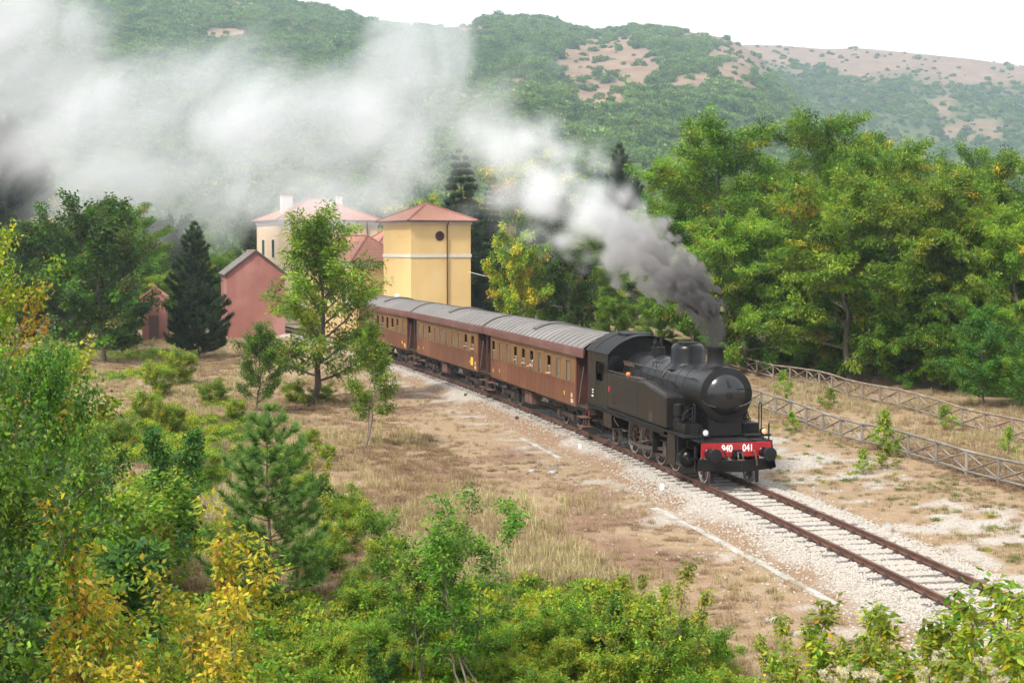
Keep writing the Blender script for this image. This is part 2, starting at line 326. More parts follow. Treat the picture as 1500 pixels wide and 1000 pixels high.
def ground_mat():
    m, nt, b, out = newmat('dry_ground')
    at = N(nt, 'ShaderNodeAttribute', attribute_name='tint'); sp = N(nt, 'ShaderNodeSeparateColor'); nt.links.new(at.outputs['Color'], sp.inputs[0])
    tc = N(nt, 'ShaderNodeTexCoord')
    def nz(sc, d=8, r=.65):
        n = N(nt, 'ShaderNodeTexNoise'); n.inputs['Scale'].default_value = sc; n.inputs['Detail'].default_value = d; n.inputs['Roughness'].default_value = r
        nt.links.new(tc.outputs['Object'], n.inputs[0]); return n.outputs[0]
    def ramp(src, *st):
        r = N(nt, 'ShaderNodeValToRGB'); e = r.color_ramp.elements
        while len(e) < len(st): e.new(.5)
        for k, (p, c) in enumerate(st): e[k].position = p; e[k].color = (*c, 1)
        nt.links.new(src, r.inputs[0]); return r.outputs[0]
    def mix(f, a, c):
        x = N(nt, 'ShaderNodeMixRGB')
        nt.links.new(f, x.inputs[0]) if not isinstance(f, float) else setattr(x.inputs[0], 'default_value', f)
        nt.links.new(a, x.inputs[1]); nt.links.new(c, x.inputs[2]); return x.outputs[0]
    a = nz(2.2); f = nz(14, 6); big = nz(.35, 6)
    dry = ramp(a, (.3, (0.171, 0.109, 0.065)), (.46, (0.247, 0.170, 0.102)), (.6, (0.321, 0.237, 0.147)), (.75, (0.218, 0.137, 0.082)))
    dry = mix(big, dry, ramp(f, (.35, (0.231, 0.150, 0.084)), (.65, (0.355, 0.266, 0.170))))
    grn = ramp(f, (.3, (0.068, 0.063, 0.024)), (.5, (0.129, 0.113, 0.040)), (.7, (0.226, 0.180, 0.084)))
    c = mix(sp.outputs[2], dry, ramp(f, (.3, (0.151, 0.086, 0.056)), (.7, (0.247, 0.160, 0.104))))
    c = mix(sp.outputs[1], c, grn)
    vo = N(nt, 'ShaderNodeTexVoronoi'); vo.inputs['Scale'].default_value = 16; nt.links.new(tc.outputs['Object'], vo.inputs[0])
    stn = ramp(vo.outputs['Color'], (.0, (0.294, 0.257, 0.215)), (.5, (0.375, 0.332, 0.285)), (1., (0.430, 0.392, 0.345)))
    gm = N(nt, 'ShaderNodeMath', operation='MULTIPLY_ADD'); gm.inputs[1].default_value = 1.4; nt.links.new(sp.outputs[0], gm.inputs[0])
    ga = N(nt, 'ShaderNodeMath', operation='SUBTRACT'); ga.inputs[1].default_value = .62; nt.links.new(f, ga.inputs[0]); nt.links.new(ga.outputs[0], gm.inputs[2]); gm.use_clamp = True
    c = mix(gm.outputs[0], c, stn)
    nt.links.new(c, b.inputs['Base Color']); b.inputs['Roughness'].default_value = .95; b.inputs['Specular IOR Level'].default_value = .15
    bp = N(nt, 'ShaderNodeBump'); bp.inputs['Strength'].default_value = .7; bp.inputs['Distance'].default_value = .08
    ad = N(nt, 'ShaderNodeMath', operation='ADD'); nt.links.new(f, ad.inputs[0]); nt.links.new(vo.outputs[0], ad.inputs[1])
    nt.links.new(ad.outputs[0], bp.inputs['Height']); nt.links.new(bp.outputs[0], b.inputs['Normal'])
    return m
xs = np.unique(np.concatenate([np.arange(-48, 48.1, .5), np.array([-3500, -2000, -1000, -500, -250, -150, -100, -75, -60, 60, 75, 100, 150, 250, 500, 1000, 2000, 3500.])]))
ys = np.unique(np.concatenate([np.arange(6, 132.1, .5), np.array([-800, -200, -60, -20, -5, 140, 150, 165, 185, 220, 300, 500, 900, 1800, 4000.])]))
GX, GY = np.meshgrid(xs, ys)
ground = link('ground', grid_mesh('ground', GX, GY, gz(GX, GY), ground_mat(), ground_cover(GX, GY).reshape(-1, 3)))
tag(ground, 'dry grassy ground with pale gravel patches', kind='structure')

RIDGE1 = [(-900, 120), (-500, 10), (-200, -75), (0, -70), (110, -35), (300, -8), (350, 0), (420, 6), (480, 12), (560, 38), (620, 43), (650, 41), (690, 38), (720, 27), (790, 27), (850, 45), (875, 48), (930, 40), (1000, 46), (1060, 56), (1100, 76), (1130, 112), (1180, 160), (1250, 205), (1350, 240), (1500, 262), (1700, 285), (2400, 300)]
RIDGE2 = [(300, 140), (800, 100), (1000, 78), (1080, 66), (1140, 67), (1200, 72), (1260, 71), (1350, 80), (1420, 87), (1500, 99), (1700, 130), (2000, 170), (2600, 240)]
def hill_field(u, Y, ridge, Yr, Yb):
    px = 750+u*F
    yr = np.interp(px, [a for a, b in ridge], [b for a, b in ridge])
    ang = np.tan(np.arctan((500-yr)/F)-PT)
    zr = H + Yr*ang
    k = np.clip((Y-Yb)/(Yr-Yb), 0, None)
    rise = np.where(k < 1, k**1.25*(1-.22*k)/.78*1.0, 1-.9*(k-1)**1.0)
    z = -1 + (zr+1)*rise
    x = u*Y
    gul = (fbm(x*.0065, Y*.0045)-.5)*62 + (fbm(x*.022+9, Y*.014)-.5)*26
    return z + gul*np.clip(k*2.2, 0, 1)*np.clip((1-k)*1.5-.05, 0, 1)*np.where(k < 1, 1, 0) - gul*0
def BARE(px, py, far):                                # how bare of trees (0..1), in directions seen from the cutting's edge
    n = .6*fbm(px*.016+3, py*.03)+.4*fbm(px*.06+3, py*.09)
    def el(cx, cy, rx, ry): return 1-np.sqrt(((px-cx)/rx)**2+((py-cy)/ry)**2)
    if far:
        b = sm(np.interp(px, [1060, 1140, 1200, 1260, 1320, 1400, 1500, 1700], [84, 98, 96, 122, 108, 126, 128, 150])-py + (n-.5)*60, -12, 12)
        b = np.maximum(b, sm(np.maximum(el(1425, 190, 55, 20), el(1385, 158, 22, 22))+(n-.5)*1.2, 0, .3)*.8)
        return b
    e = np.maximum.reduce([el(900, 102, 88, 56), el(1092, 92, 58, 46), el(1040, 52, 50, 12), el(885, 140, 50, 24), el(1010, 118, 40, 14), el(760, 120, 22, 10), el(830, 95, 25, 10), el(690, 44, 50, 9), el(355, 4, 34, 9), el(330, 52, 50, 11), el(440, 42, 26, 7)])
    return sm(e + (n-.5)*1.1, .02, .2)
def hill_mat():
    m, nt, b, out = newmat('hillside_meadow')
    at = N(nt, 'ShaderNodeAttribute', attribute_name='tint')
    tc = N(nt, 'ShaderNodeTexCoord'); n = N(nt, 'ShaderNodeTexNoise'); n.inputs['Scale'].default_value = .05; n.inputs['Detail'].default_value = 8
    nt.links.new(tc.outputs['Object'], n.inputs[0])
    mx = N(nt, 'ShaderNodeMixRGB', blend_type='MULTIPLY'); mx.inputs[0].default_value = .7
    rp = N(nt, 'ShaderNodeValToRGB'); rp.color_ramp.elements[0].color = (.6,)*3+(1,); rp.color_ramp.elements[1].color = (1.3,)*3+(1,)
    rp.color_ramp.elements[0].position = .3; rp.color_ramp.elements[1].position = .7
    nt.links.new(n.outputs[0], rp.inputs[0]); nt.links.new(at.outputs['Color'], mx.inputs[1]); nt.links.new(rp.outputs[0], mx.inputs[2])
    nt.links.new(mx.outputs[0], b.inputs['Base Color']); b.inputs['Roughness'].default_value = .95; b.inputs['Specular IOR Level'].default_value = .1
    return m
HM = hill_mat(); hill_pts = []
HILLS = [(RIDGE1, 1250., 420., False), (RIDGE2, 1750., 900., True)]
def proj(x, y, z):
    d = y*math.cos(PT)-(z-H)*math.sin(PT); v = y*math.sin(PT)+(z-H)*math.cos(PT)
    return 750+F*x/d, 500-F*v/d
rng = np.random.RandomState(11)
for ridge, Yr, Yb, far in HILLS:
    us = np.linspace(-.72, .72, 190); yy = np.concatenate([np.linspace(Yb-40, Yr, 110), np.linspace(Yr, Yr*1.12, 8)[1:]])
    U, Yg = np.meshgrid(us, yy); Z = hill_field(U, Yg, ridge, Yr, Yb); Xg = U*Yg
    px, py = proj(Xg, Yg, Z); br = BARE(px, py, far)
    tan_ = np.array([.205, .14, .095]); grn = np.array([.07, .085, .03])
    colr = (br[..., None]*tan_ + (1-br[..., None])*grn).reshape(-1, 3)
    o = link('hill', grid_mesh('hill', Xg, Yg, Z, HM, colr)); tag(o, kind='structure')
    n = 80000 if not far else 34000
    u = rng.uniform(-.42, .42, n); Yv = np.sqrt(rng.uniform((200. if not far else Yb)**2, (Yr*1.01)**2, n)); z = hill_field(u, Yv, ridge, Yr, Yb)
    px, py = proj(u*Yv, Yv, z); br = BARE(px, py, far); keep = rng.rand(n) > br*.95
    keep &= (fbm(u*Yv*.012+3, Yv*.012) + rng.rand(n)*.5 > .5)
    if far: keep &= (px > 950)
    hill_pts.append(np.stack([u*Yv, Yv, z-.6], -1)[keep])

# ------------------------------------------------------------------ leaves, trees, scatter
def leaves(name, c, d, w, L, W, col, mat_, droop=0.):
    """diamond leaves folded on the midrib: c base points, d direction, w sideways vector, L, W sizes"""
    n = len(c); up = np.cross(d, w); L = L[:, None]; W = W[:, None]
    mid = c + d*L*.45
    v = np.stack([c, mid+w*W*.5+up*W*.18, c+d*L-np.array([0, 0, 1.])*L*droop, mid-w*W*.5+up*W*.18], 1).reshape(-1, 3)
    i = np.arange(n)*4
    q = np.stack([i, i+1, i+2, i, i+2, i+3], -1).reshape(-1, 3)
    return quads(name, v, q, mat_, np.repeat(col, 4, 0))
def unit(v): return v/np.maximum(np.linalg.norm(v, axis=-1, keepdims=True), 1e-9)
def palette(r, n, cols, wts, jit=.18, clump=None):
    cols = np.array(cols); k = r.choice(len(cols), n, p=np.array(wts)/sum(wts))
    if clump is not None: k = np.where(r.rand(n) < .75, clump % len(cols), k)
    return np.clip(cols[k]*(1+r.normal(0, jit, (n, 1)))*(1+r.normal(0, jit*.35, (n, 3))), .004, .95)
def skeleton(r, Ht, bare, Rc, nl, rise=.5, prof='round', tr=.12, stems=1, nsub=7, lean=.06, subl=.45, flat=0.):
    tubes = []; twigs = []
    for st in range(stems):
        a0 = r.rand()*6.28; off = np.array([math.cos(a0), math.sin(a0), 0])*(.35*tr*6 if stems > 1 else 0)
        hh = Ht*(1 if st == 0 else r.uniform(.75, .97))
        ln = np.array([math.cos(a0), math.sin(a0), 0])*(lean*hh if stems == 1 else Rc*.42)
        tt = np.linspace(0, 1, 9); wob = np.cumsum(r.normal(0, .018*hh, (9, 3)), 0); wob[:, 2] = 0; wob[0] = 0
        tp = off + ln*tt[:, None]**1.3 + wob + np.stack([0*tt, 0*tt, tt*hh*.93], -1)
        rad = tr*(1-tt*.9)*(1 if stems == 1 else .62)
        tubes.append((tp, rad, 7))
        m = max(3, int(nl/stems))
        for i in range(m):
            f = (i+.5+r.uniform(-.4, .4))/m; fh = bare + (1-bare)*f
            p0 = np.array([np.interp(min(fh, .99), tt, tp[:, k]) for k in range(3)])
            if prof == 'round': pr = math.sqrt(max(.05, 1-((f-.42)/.62)**2))
            elif prof == 'cone': pr = (1-f)**.8*.95+.06
            elif prof == 'vase': pr = .45+.6*f-.35*max(0, f-.75)*3
            else: pr = .9-.25*f
            ln_ = Rc*pr*r.uniform(.7, 1.15)/(1 if stems == 1 else 1.5)
            az = i*2.4 + r.uniform(-.5, .5) + st*1.7
            el = rise*(.35+.9*f)+r.uniform(-.15, .15)
            d = np.array([math.cos(az)*math.cos(el), math.sin(az)*math.cos(el), math.sin(el)])
            k = np.linspace(0, 1, 6)[:, None]
            lp = p0 + d*ln_*k + np.array([0, 0, 1])*ln_*(.18*k**2-.26*k**3*flat) + np.cumsum(r.normal(0, .03*ln_, (6, 3)), 0)*k
            r0 = np.interp(fh, tt, rad)*.5+.006
            tubes.append((lp, r0*(1-.8*k[:, 0]), 5))
            for j in range(nsub):
                g = .2+.8*(j+r.rand())/nsub
                q0 = np.array([np.interp(g, k[:, 0], lp[:, c]) for c in range(3)])
                dd = unit(d*.75 + r.normal(0, .6, 3)*np.array([1, 1, .55]) + np.array([0, 0, .18]))
                sl = (subl*ln_*r.uniform(.5, 1.1)*(1.15-.5*g)) + .05*Rc
                q1 = q0 + dd*sl*.55 + r.normal(0, .05*sl, 3); q2 = q0 + dd*sl + np.array([0, 0, .1-.2*flat])*sl
                sp = np.stack([q0, q1, q2]); twigs.append((sp, len(tubes)))
                tubes.append((sp, np.array([r0*.4, r0*.25, .004]), 3))
        twigs.append((tp[-3:], 0)); twigs.append((tp[-2:][[0, 1, 1]], 0))
    return tubes, twigs
def tube_mesh(name, tubes, mat_):
    mb = MB()
    for p, rr, n in tubes: mb.tube([tuple(x) for x in p], list(rr), n, caps=False)
    me = bpy.data.meshes.new(name); me.from_pydata(mb.v, [], mb.f); me.update(); me.materials.append(mat_)
    me.polygons.foreach_set('use_smooth', [True]*len(me.polygons)); return me
def leafy(name, seed, nleaf, L, W, cols, wts, spread=.12, barkm='bark', leafm='leaf', droop=.25, horiz=.0, **sk):
    r = np.random.RandomState(seed); tubes, twigs = skeleton(r, **sk)
    P0 = np.stack([t[0][0] for t in twigs]); P1 = np.stack([t[0][1] for t in twigs]); P2 = np.stack([t[0][2] for t in twigs])
    ln = np.linalg.norm(P2-P0, axis=1)+.02; pk = r.choice(len(twigs), nleaf, p=ln/ln.sum()); f = r.rand(nleaf)**.7
    a = f[:, None]; c = (1-a)**2*P0[pk] + 2*a*(1-a)*P1[pk] + a*a*P2[pk]
    o = r.normal(0, 1, (nleaf, 3)); o = unit(o)*r.rand(nleaf, 1)**.6*spread*sk['Ht']**.5; o[:, 2] *= .75 - .4*horiz
    c = c + o
    d = unit(unit(o+1e-6)*.5 + unit(P2-P0)[pk]*.45 + r.normal(0, .55, (nleaf, 3)) - np.array([0, 0, droop]))
    upv = unit(np.array([0, 0, 1.]) + r.normal(0, .45, (nleaf, 3)))
    w = unit(np.cross(d, upv))
    lim = np.array([tw[1] for tw in twigs])
    cls = np.random.RandomState(seed+3).choice(len(cols), len(twigs), p=np.array(wts)/sum(wts))
    col = palette(r, nleaf, cols, wts, .2, cls[pk])
    tone = (1+np.random.RandomState(seed+7).normal(0, .16, len(twigs)))[pk][:, None]
    yl = np.random.RandomState(seed+9).rand(len(twigs))[pk]
    col = np.clip(col*tone, .004, .9)
    return (tube_mesh(name+'_trunk', tubes, M[barkm]),
            leaves(name+'_crown', c, d, w, L*r.uniform(.6, 1.25, nleaf), W*r.uniform(.65, 1.2, nleaf), col, M[leafm], .12))
def pine(name, seed, Ht, Rc, whorls, nper, col, nl=.1, dense=1., tr=.09, bare=.08, up=.45, wid=.011, thin=False):
    r = np.random.RandomState(seed); tubes = []; C = []; D = []
    tt = np.linspace(0, 1, 8); tp = np.stack([.02*Ht*np.sin(tt*3), .015*Ht*np.cos(tt*4)-.015*Ht, tt*Ht*.97], -1); tubes.append((tp, tr*(1-.88*tt), 7))
    for i in range(whorls):
        f = i/(whorls-1.); h = bare+(1-bare)*f*.97
        p0 = np.array([np.interp(h, tt, tp[:, c]) for c in range(3)])
        ln = Rc*((1-f)**.75)*(.8 if f > .12 else .7)+.06*Rc
        m = nper if f < .95 else 3
        for j in range(m):
            az = j*6.283/m + i*.9 + r.uniform(-.35, .35); l = ln*r.uniform(.7, 1.15)
            k = np.linspace(0, 1, 6)[:, None]; dh = np.array([math.cos(az), math.sin(az), 0])
            bp = p0 + dh*l*k + np.array([0, 0, 1])*(l*(.12+.25*f)*k + l*up*k**2.2*(.6+.4*f)) + np.array([0, 0, r.uniform(-.05, .05)])*l
            tubes.append((bp, (tr*.28*(1-f)+.008)*(1-.75*k[:, 0]), 4))
            segs = [(bp[3], bp[5]), (bp[5], bp[5]+(bp[5]-bp[4])*.4+np.array([0, 0, .05*l]))]
            for q in range(int(5*l/Rc*1.6)+2):
                g = r.uniform(.3, 1.); b0 = np.array([np.interp(g, k[:, 0], bp[:, c]) for c in range(3)])
                sd = unit(dh*.6 + np.cross(dh, [0, 0, 1])*r.choice([-1, 1])*r.uniform(.5, 1.) + np.array([0, 0, r.uniform(.15, .7)]))
                b1 = b0+sd*l*r.uniform(.18, .36); segs.append((b0, b1)); tubes.append((np.stack([b0, (b0+b1)/2, b1]), np.array([.009, .008, .005]), 3))
            for a, b in segs:
                n = int(np.linalg.norm(b-a)/nl*26*dense)+10; g = r.rand(n, 1)
                C.append(a+(b-a)*g); D.append(unit(unit(b-a)*.8 + unit(r.normal(0, 1, (n, 3)))*.85 + np.array([0, 0, .25])))
    C = np.concatenate(C); D = np.concatenate(D); n = len(C)
    w = unit(np.cross(D, r.normal(0, 1, (n, 3)))); L = nl*r.uniform(.7, 1.3, n)[:, None]
    v = np.stack([C-w*wid*.5, C+w*wid*.5, C+D*L], 1).reshape(-1, 3); q = np.arange(n*3).reshape(-1, 3)
    cc = palette(r, n, col, [1]*len(col), .2)
    return tube_mesh(name+'_trunk', tubes, M['barkred']), quads(name+'_crown', v, q, M['needle'], np.repeat(cc, 3, 0))
def blob(name, seed, R, nleaf, L, W, cols, wts, zs=.75, mat_='leaf'):    # leafy shell for a far tree or low clump
    r = np.random.RandomState(seed); nc = 14
    cc = unit(r.normal(0, 1, (nc, 3)))*r.uniform(.25, .8, (nc, 1))*R; cc[:, 2] = np.abs(cc[:, 2])*zs+.25*R
    k = r.randint(0, nc, nleaf); o = unit(r.normal(0, 1, (nleaf, 3))); c = cc[k]+o*R*.42*r.uniform(.55, 1, (nleaf, 1))
    d = unit(o + r.normal(0, .7, (nleaf, 3))); w = unit(np.cross(d, r.normal(0, 1, (nleaf, 3))))
    tone = r.normal(1, .16, nc)[k][:, None]
    return leaves(name, c, d, w, L*r.uniform(.6, 1.3, nleaf), W*r.uniform(.6, 1.2, nleaf), np.clip(palette(r, nleaf, cols, wts, .15)*tone, .004, .9), M[mat_])
def scatter(name, pts, scl, rotz, variants, label, tilt=0., cat=None, seed=3, idx=None, parent=None):
    r = np.random.RandomState(seed); n = len(pts)
    me = bpy.data.meshes.new(name); me.vertices.add(n); me.vertices.foreach_set('co', np.asarray(pts, np.float32).ravel())
    rot = np.stack([r.normal(0, tilt, n), r.normal(0, tilt, n), rotz], -1)
    a = me.attributes.new('rot', 'FLOAT_VECTOR', 'POINT'); a.data.foreach_set('vector', rot.astype(np.float32).ravel())
    a = me.attributes.new('scl', 'FLOAT', 'POINT'); a.data.foreach_set('value', np.asarray(scl, np.float32))
    a = me.attributes.new('idx', 'INT', 'POINT'); a.data.foreach_set('value', (idx if idx is not None else r.randint(0, len(variants), n)).astype(np.int32))
    o = link(name, me, parent); tag(o, label, cat, kind='stuff')
    cl = bpy.data.collections.new(name+'_pieces')
    for i, m in enumerate(variants): cl.objects.link(bpy.data.objects.new('%s_piece_%02d' % (name, i), m))
    ng = bpy.data.node_groups.new(name+'_scatter', 'GeometryNodeTree')
    ng.interface.new_socket('Geometry', in_out='INPUT', socket_type='NodeSocketGeometry'); ng.interface.new_socket('Geometry', in_out='OUTPUT', socket_type='NodeSocketGeometry')
    gi = ng.nodes.new('NodeGroupInput'); go = ng.nodes.new('NodeGroupOutput')
    ci = ng.nodes.new('GeometryNodeCollectionInfo'); ci.inputs[0].default_value = cl; ci.inputs['Separate Children'].default_value = True; ci.inputs['Reset Children'].default_value = True
    ip = ng.nodes.new('GeometryNodeInstanceOnPoints'); ip.inputs['Pick Instance'].default_value = True
    mp = ng.nodes.new('GeometryNodeMeshToPoints')
    def at(nm, ty):
        x = ng.nodes.new('GeometryNodeInputNamedAttribute'); x.data_type = ty; x.inputs[0].default_value = nm; return x.outputs[0]
    L = ng.links.new
    L(gi.outputs[0], mp.inputs[0]); L(mp.outputs[0], ip.inputs['Points']); L(ci.outputs[0], ip.inputs['Instance'])
    L(at('idx', 'INT'), ip.inputs['Instance Index']); L(at('rot', 'FLOAT_VECTOR'), ip.inputs['Rotation']); L(at('scl', 'FLOAT'), ip.inputs['Scale'])
    L(ip.outputs[0], go.inputs[0])
    md = o.modifiers.new('scatter', 'NODES'); md.node_group = ng
    return o
# wood on the hills
HC = [(.075, .13, .035), (.105, .17, .045), (.15, .20, .06), (.05, .10, .034)]
hv = [blob('hill_tree', 40+i, 2.5, 420, .85, .65, [HC[i % 4], HC[(i+1) % 4]], [3, 1], .8) for i in range(4)]
hp = np.concatenate(hill_pts); rr = np.random.RandomState(2)
hidx = np.clip((fbm(hp[:, 0]*.01, hp[:, 1]*.01)*1.0*4+rr.normal(0, .9, len(hp))), 0, 3.99).astype(int)
scatter('hill_forest', hp, np.clip(np.exp(rr.normal(-.05, .35, len(hp))), .35, 2.2)*(.85+.35*fbm(hp[:, 0]*.02, hp[:, 1]*.02)), rr.uniform(0, 6.28, len(hp)), hv, 'scrub woodland covering the hillsides', idx=hidx)

# ------------------------------------------------------------------ railway track
def sweep(prof, s0, s1, step, t0, mb):
    n = int((s1-s0)/step)+1; m = len(prof); vs = []; fs = []
    for i in range(n):
        s = s0+(s1-s0)*i/(n-1)
        for (dt, z) in prof: vs.append(P(s, t0+dt, z))
    for i in range(n-1):
        for k in range(m):
            k2 = (k+1) % m; fs.append((i*m+k, i*m+k2, (i+1)*m+k2, (i+1)*m+k))
    return mb.add(vs, fs)
bal = []
bxs = np.arange(-45, 130, .5); bts = np.array([-3.0, -2.3, -1.9, -1.5, -.9, -.5, 0, .5, .9, 1.5, 1.9, 2.4, 3.1]); bz = np.array([-.62, -.42, -.27, -.205, -.2, -.2, -.2, -.2, -.2, -.205, -.26, -.4, -.6])
BX = np.zeros((len(bxs), len(bts))); BY = BX.copy(); BZ = BX.copy()
for i, s in enumerate(bxs):
    for j, t in enumerate(bts):
        p = P(s, t); BX[i, j], BY[i, j] = p.x, p.y; BZ[i, j] = bz[j]
BZ += (fbm(BX*1.4, BY*1.4)-.5)*.05
ballast = link('ballast_bed', grid_mesh('ballast_bed', BX, BY, BZ, ground.data.materials[0], np.stack([np.maximum(ground_cover(BX, BY)[..., 0], sm(1.55-np.abs(track_t(BX, BY)), 0, .35)).ravel(), np.zeros(BX.size), .6*np.ones(BX.size)], -1))); tag(ballast, kind='structure')
track = empty('railway_track', P(0, 0, -.16), 0, 'single railway track of rusty rails on timber sleepers', kind='structure')
inv = Matrix.Translation(-Vector(track.location))
def tr_child(o): o.data.transform(inv) if o.data.users == 1 else None; o.parent = track; return o
RP = [(-.07, -.15), (.07, -.15), (.07, -.135), (.012, -.12), (.012, -.045), (.036, -.035), (.036, -.004), (.028, 0), (-.028, 0), (-.036, -.004), (-.036, -.035), (-.012, -.045), (-.012, -.12), (-.07, -.135)]
for t in (-.75, .75):
    tr_child(sweep(RP, -46, 128, 1., t, MB()).build('rail', M['rail'], smooth=30))
sl_me = [MB().box(-1.3, 1.3, -.12, .12, -.14, 0).mesh('sleeper', M['sleeper']) for _ in range(3)]
rs = random.Random(4)
for me in sl_me:
    for v in me.vertices: v.co += Vector((rs.uniform(-.05, .05), rs.uniform(-.02, .02), rs.uniform(-.008, .006)))
cm = MB().box(-.17, .17, -.085, .085, 0, .022)
for e in (-1, 1): cm.box(e*.10-.025, e*.10+.025, -.075, .075, .022, .06); cm.lathe([(.02, .06), (.02, .10)], (e*.10, .035, 0), n=6); cm.lathe([(.02, .06), (.02, .10)], (e*.10, -.035, 0), n=6)
chair_me = cm.mesh('rail_chair', M['chair'])
for i in range(150):
    s = -26+i*.63; p = P(s, 0, -.172); a = path(s)[2]
    so = link('sleeper', sl_me[i % 3], track, p-Vector(track.location)+Vector((0, 0, rs.uniform(-.012, .004))), a+rs.uniform(-.015, .015))
    for t in (-.75, .75): link('rail_chair', chair_me, so, (t, 0, .002))
jb = MB()
for s in (-3.6,):                                     # fishplated joint
    for t in (.75,):
        a = path(s)[2]; o = MB().box(.015, .05, -.3, .3, -.11, -.04).box(-.05, -.015, -.3, .3, -.11, -.04).build('fishplate', M['chair'], track); o.location = P(s, t, 0)-Vector(track.location); o.rotation_euler = (0, 0, a)
# ballast stones
def stone_mesh(seed, r=1.):
    q = random.Random(seed); bm = bmesh.new(); bmesh.ops.create_icosphere(bm, subdivisions=1, radius=r)
    for v in bm.verts: v.co *= q.uniform(.65, 1.25); v.co.z *= .7
    me = bpy.data.meshes.new('stone'); bm.to_mesh(me); bm.free(); me.materials.append(M['stone']); return me
stones = [stone_mesh(i) for i in range(5)]
n = 95000; r = np.random.RandomState(8)
ss = np.where(r.rand(n) < .7, r.uniform(-19, 6, n), r.uniform(0, 62, n)); tt = np.clip(r.normal(0, .95, n), -3.0, 4.0)
zz = np.interp(tt, bts, bz); tt_x = np.array([path(s) for s in ss]); xx = tt_x[:, 0]+tt*np.cos(tt_x[:, 2]); yy = tt_x[:, 1]+tt*np.sin(tt_x[:, 2])
zz = np.where(np.abs(tt) > 2.5, gz(xx, yy), zz+(fbm(xx*1.4, yy*1.4)-.5)*.05)
sz = r.uniform(.022, .05, n)
slp = np.abs(((ss+26)/.63+.5) % 1-.5)*.63
keep = ~((slp < .10) & (np.abs(tt) < 1.25) & (r.rand(n) < .86)) & (np.abs(np.abs(tt)-.75) > .1)
gp = np.stack([xx, yy, zz+.006], -1)[keep]; gs = sz[keep]
n = 16000; xx = r.uniform(4, 26, n); yy = r.uniform(24, 72, n); cv = ground_cover(xx, yy)
k2 = (cv[:, 0] > .25) & (track_t(xx, yy) > 2.2); gp = np.concatenate([gp, np.stack([xx, yy, gz(xx, yy)+.01], -1)[k2]]); gs = np.concatenate([gs, r.uniform(.02, .055, k2.sum())])
n = 9000; xx = r.uniform(-6, 9, n); yy = r.uniform(26, 78, n); t = track_t(xx, yy)
k3 = (t < -2.2) & (r.rand(n) < np.exp((t+2.2)*.55)); gp = np.concatenate([gp, np.stack([xx, yy, gz(xx, yy)+.005], -1)[k3]]); gs = np.concatenate([gs, r.uniform(.015, .05, k3.sum())])
scatter('ballast_gravel', gp, gs, r.uniform(0, 6.28, len(gp)), stones, 'pale limestone ballast lying along the track', tilt=.5)

# ------------------------------------------------------------------ steam engine (local x across the track, y backwards along it, z over rail)
SE = 6.2
_p = P(SE, 0, 0)
eng = empty('steam_locomotive', _p, path(SE)[2], 'black steam tank locomotive with red buffer beam numbered 940 041 pulling the brown coaches', 'locomotive')
def E_(y): return y-SE
def ep(name, mb, m, smooth=None, bevel=0, parent=None): return mb.build(name, M[m], parent or eng, smooth, bevel)
BZc, BR = 2.77, .80
def arc(rad, a0, a1, n, cx=0., cz=0.): return [(cx+rad*math.cos(a0+(a1-a0)*i/n), cz+rad*math.sin(a0+(a1-a0)*i/n)) for i in range(n+1)]
# boiler and smokebox
boil = ep('boiler', MB().lathe([(BR, E_(3.1)), (BR, E_(9.75))], (0, 0, BZc), 'y', 40), 'boiler', 30)
for y in (3.35, 4.1, 4.85, 5.6, 6.3, 7.0, 7.7, 8.4, 9.1):
    ep('boiler_band', MB().lathe([(BR, E_(y)-.03), (BR+.012, E_(y)-.028), (BR+.012, E_(y)+.028), (BR, E_(y)+.03)], (0, 0, BZc), 'y', 40, caps=False), 'boiler', 30, parent=boil)
sb = ep('smokebox', MB().lathe([(.80, E_(1.42)), (.875, E_(1.44)), (.885, E_(1.5)), (.885, E_(1.62)), (.865, E_(1.64)), (.86, E_(3.1)), (.82, E_(3.12))], (0, 0, BZc), 'y', 44), 'black', 30)
rv = MB()
for k in range(36):
    q = k/36*6.283; c = (.865*math.cos(q)*.97, E_(1.43), BZc+.845*math.sin(q)); rv.lathe([(.018, -.012), (.012, .0)], c, 'y', 6)
ep('smokebox_rivets', rv, 'black_matt', parent=sb)['kind'] = 'stuff'
door = ep('smokebox_door', MB().lathe([(.0, E_(1.19)), (.14, E_(1.195)), (.30, E_(1.22)), (.44, E_(1.265)), (.56, E_(1.33)), (.64, E_(1.40)), (.66, E_(1.425)), (.66, E_(1.45))], (0, 0, BZc), 'y', 44, caps=False), 'doorblack', 40)
ep('door_wheel', MB().lathe([(.09, E_(1.12)), (.105, E_(1.13)), (.105, E_(1.15)), (.09, E_(1.16))], (0, 0, BZc), 'y', 18).lathe([(.035, E_(1.09)), (.035, E_(1.2))], (0, 0, BZc), 'y', 10), 'black_matt', 30, parent=door)
ep('door_handle', MB().tube([(0, E_(1.15), BZc+.3), (-.02, E_(1.17), BZc+.42), (-.03, E_(1.25), BZc+.55)], .018, 6).tube([(0, E_(1.15), BZc+.3), (.05, E_(1.14), BZc+.27)], .016, 6), 'black_matt', parent=door)
ep('door_hinge', MB().tube([(.30, E_(1.2), BZc+.2), (.62, E_(1.34), BZc+.2), (.8, E_(1.40), BZc+.2)], .02, 6), 'black_matt', parent=door)
hr = [(.84*math.sin(q), E_(1.33), BZc-.02-.84*.33*math.cos(q)*1.0-.1) for q in np.linspace(-1.5, 1.5, 13)]
ep('door_handrail', MB().tube(hr, .017, 6), 'steel', parent=door)
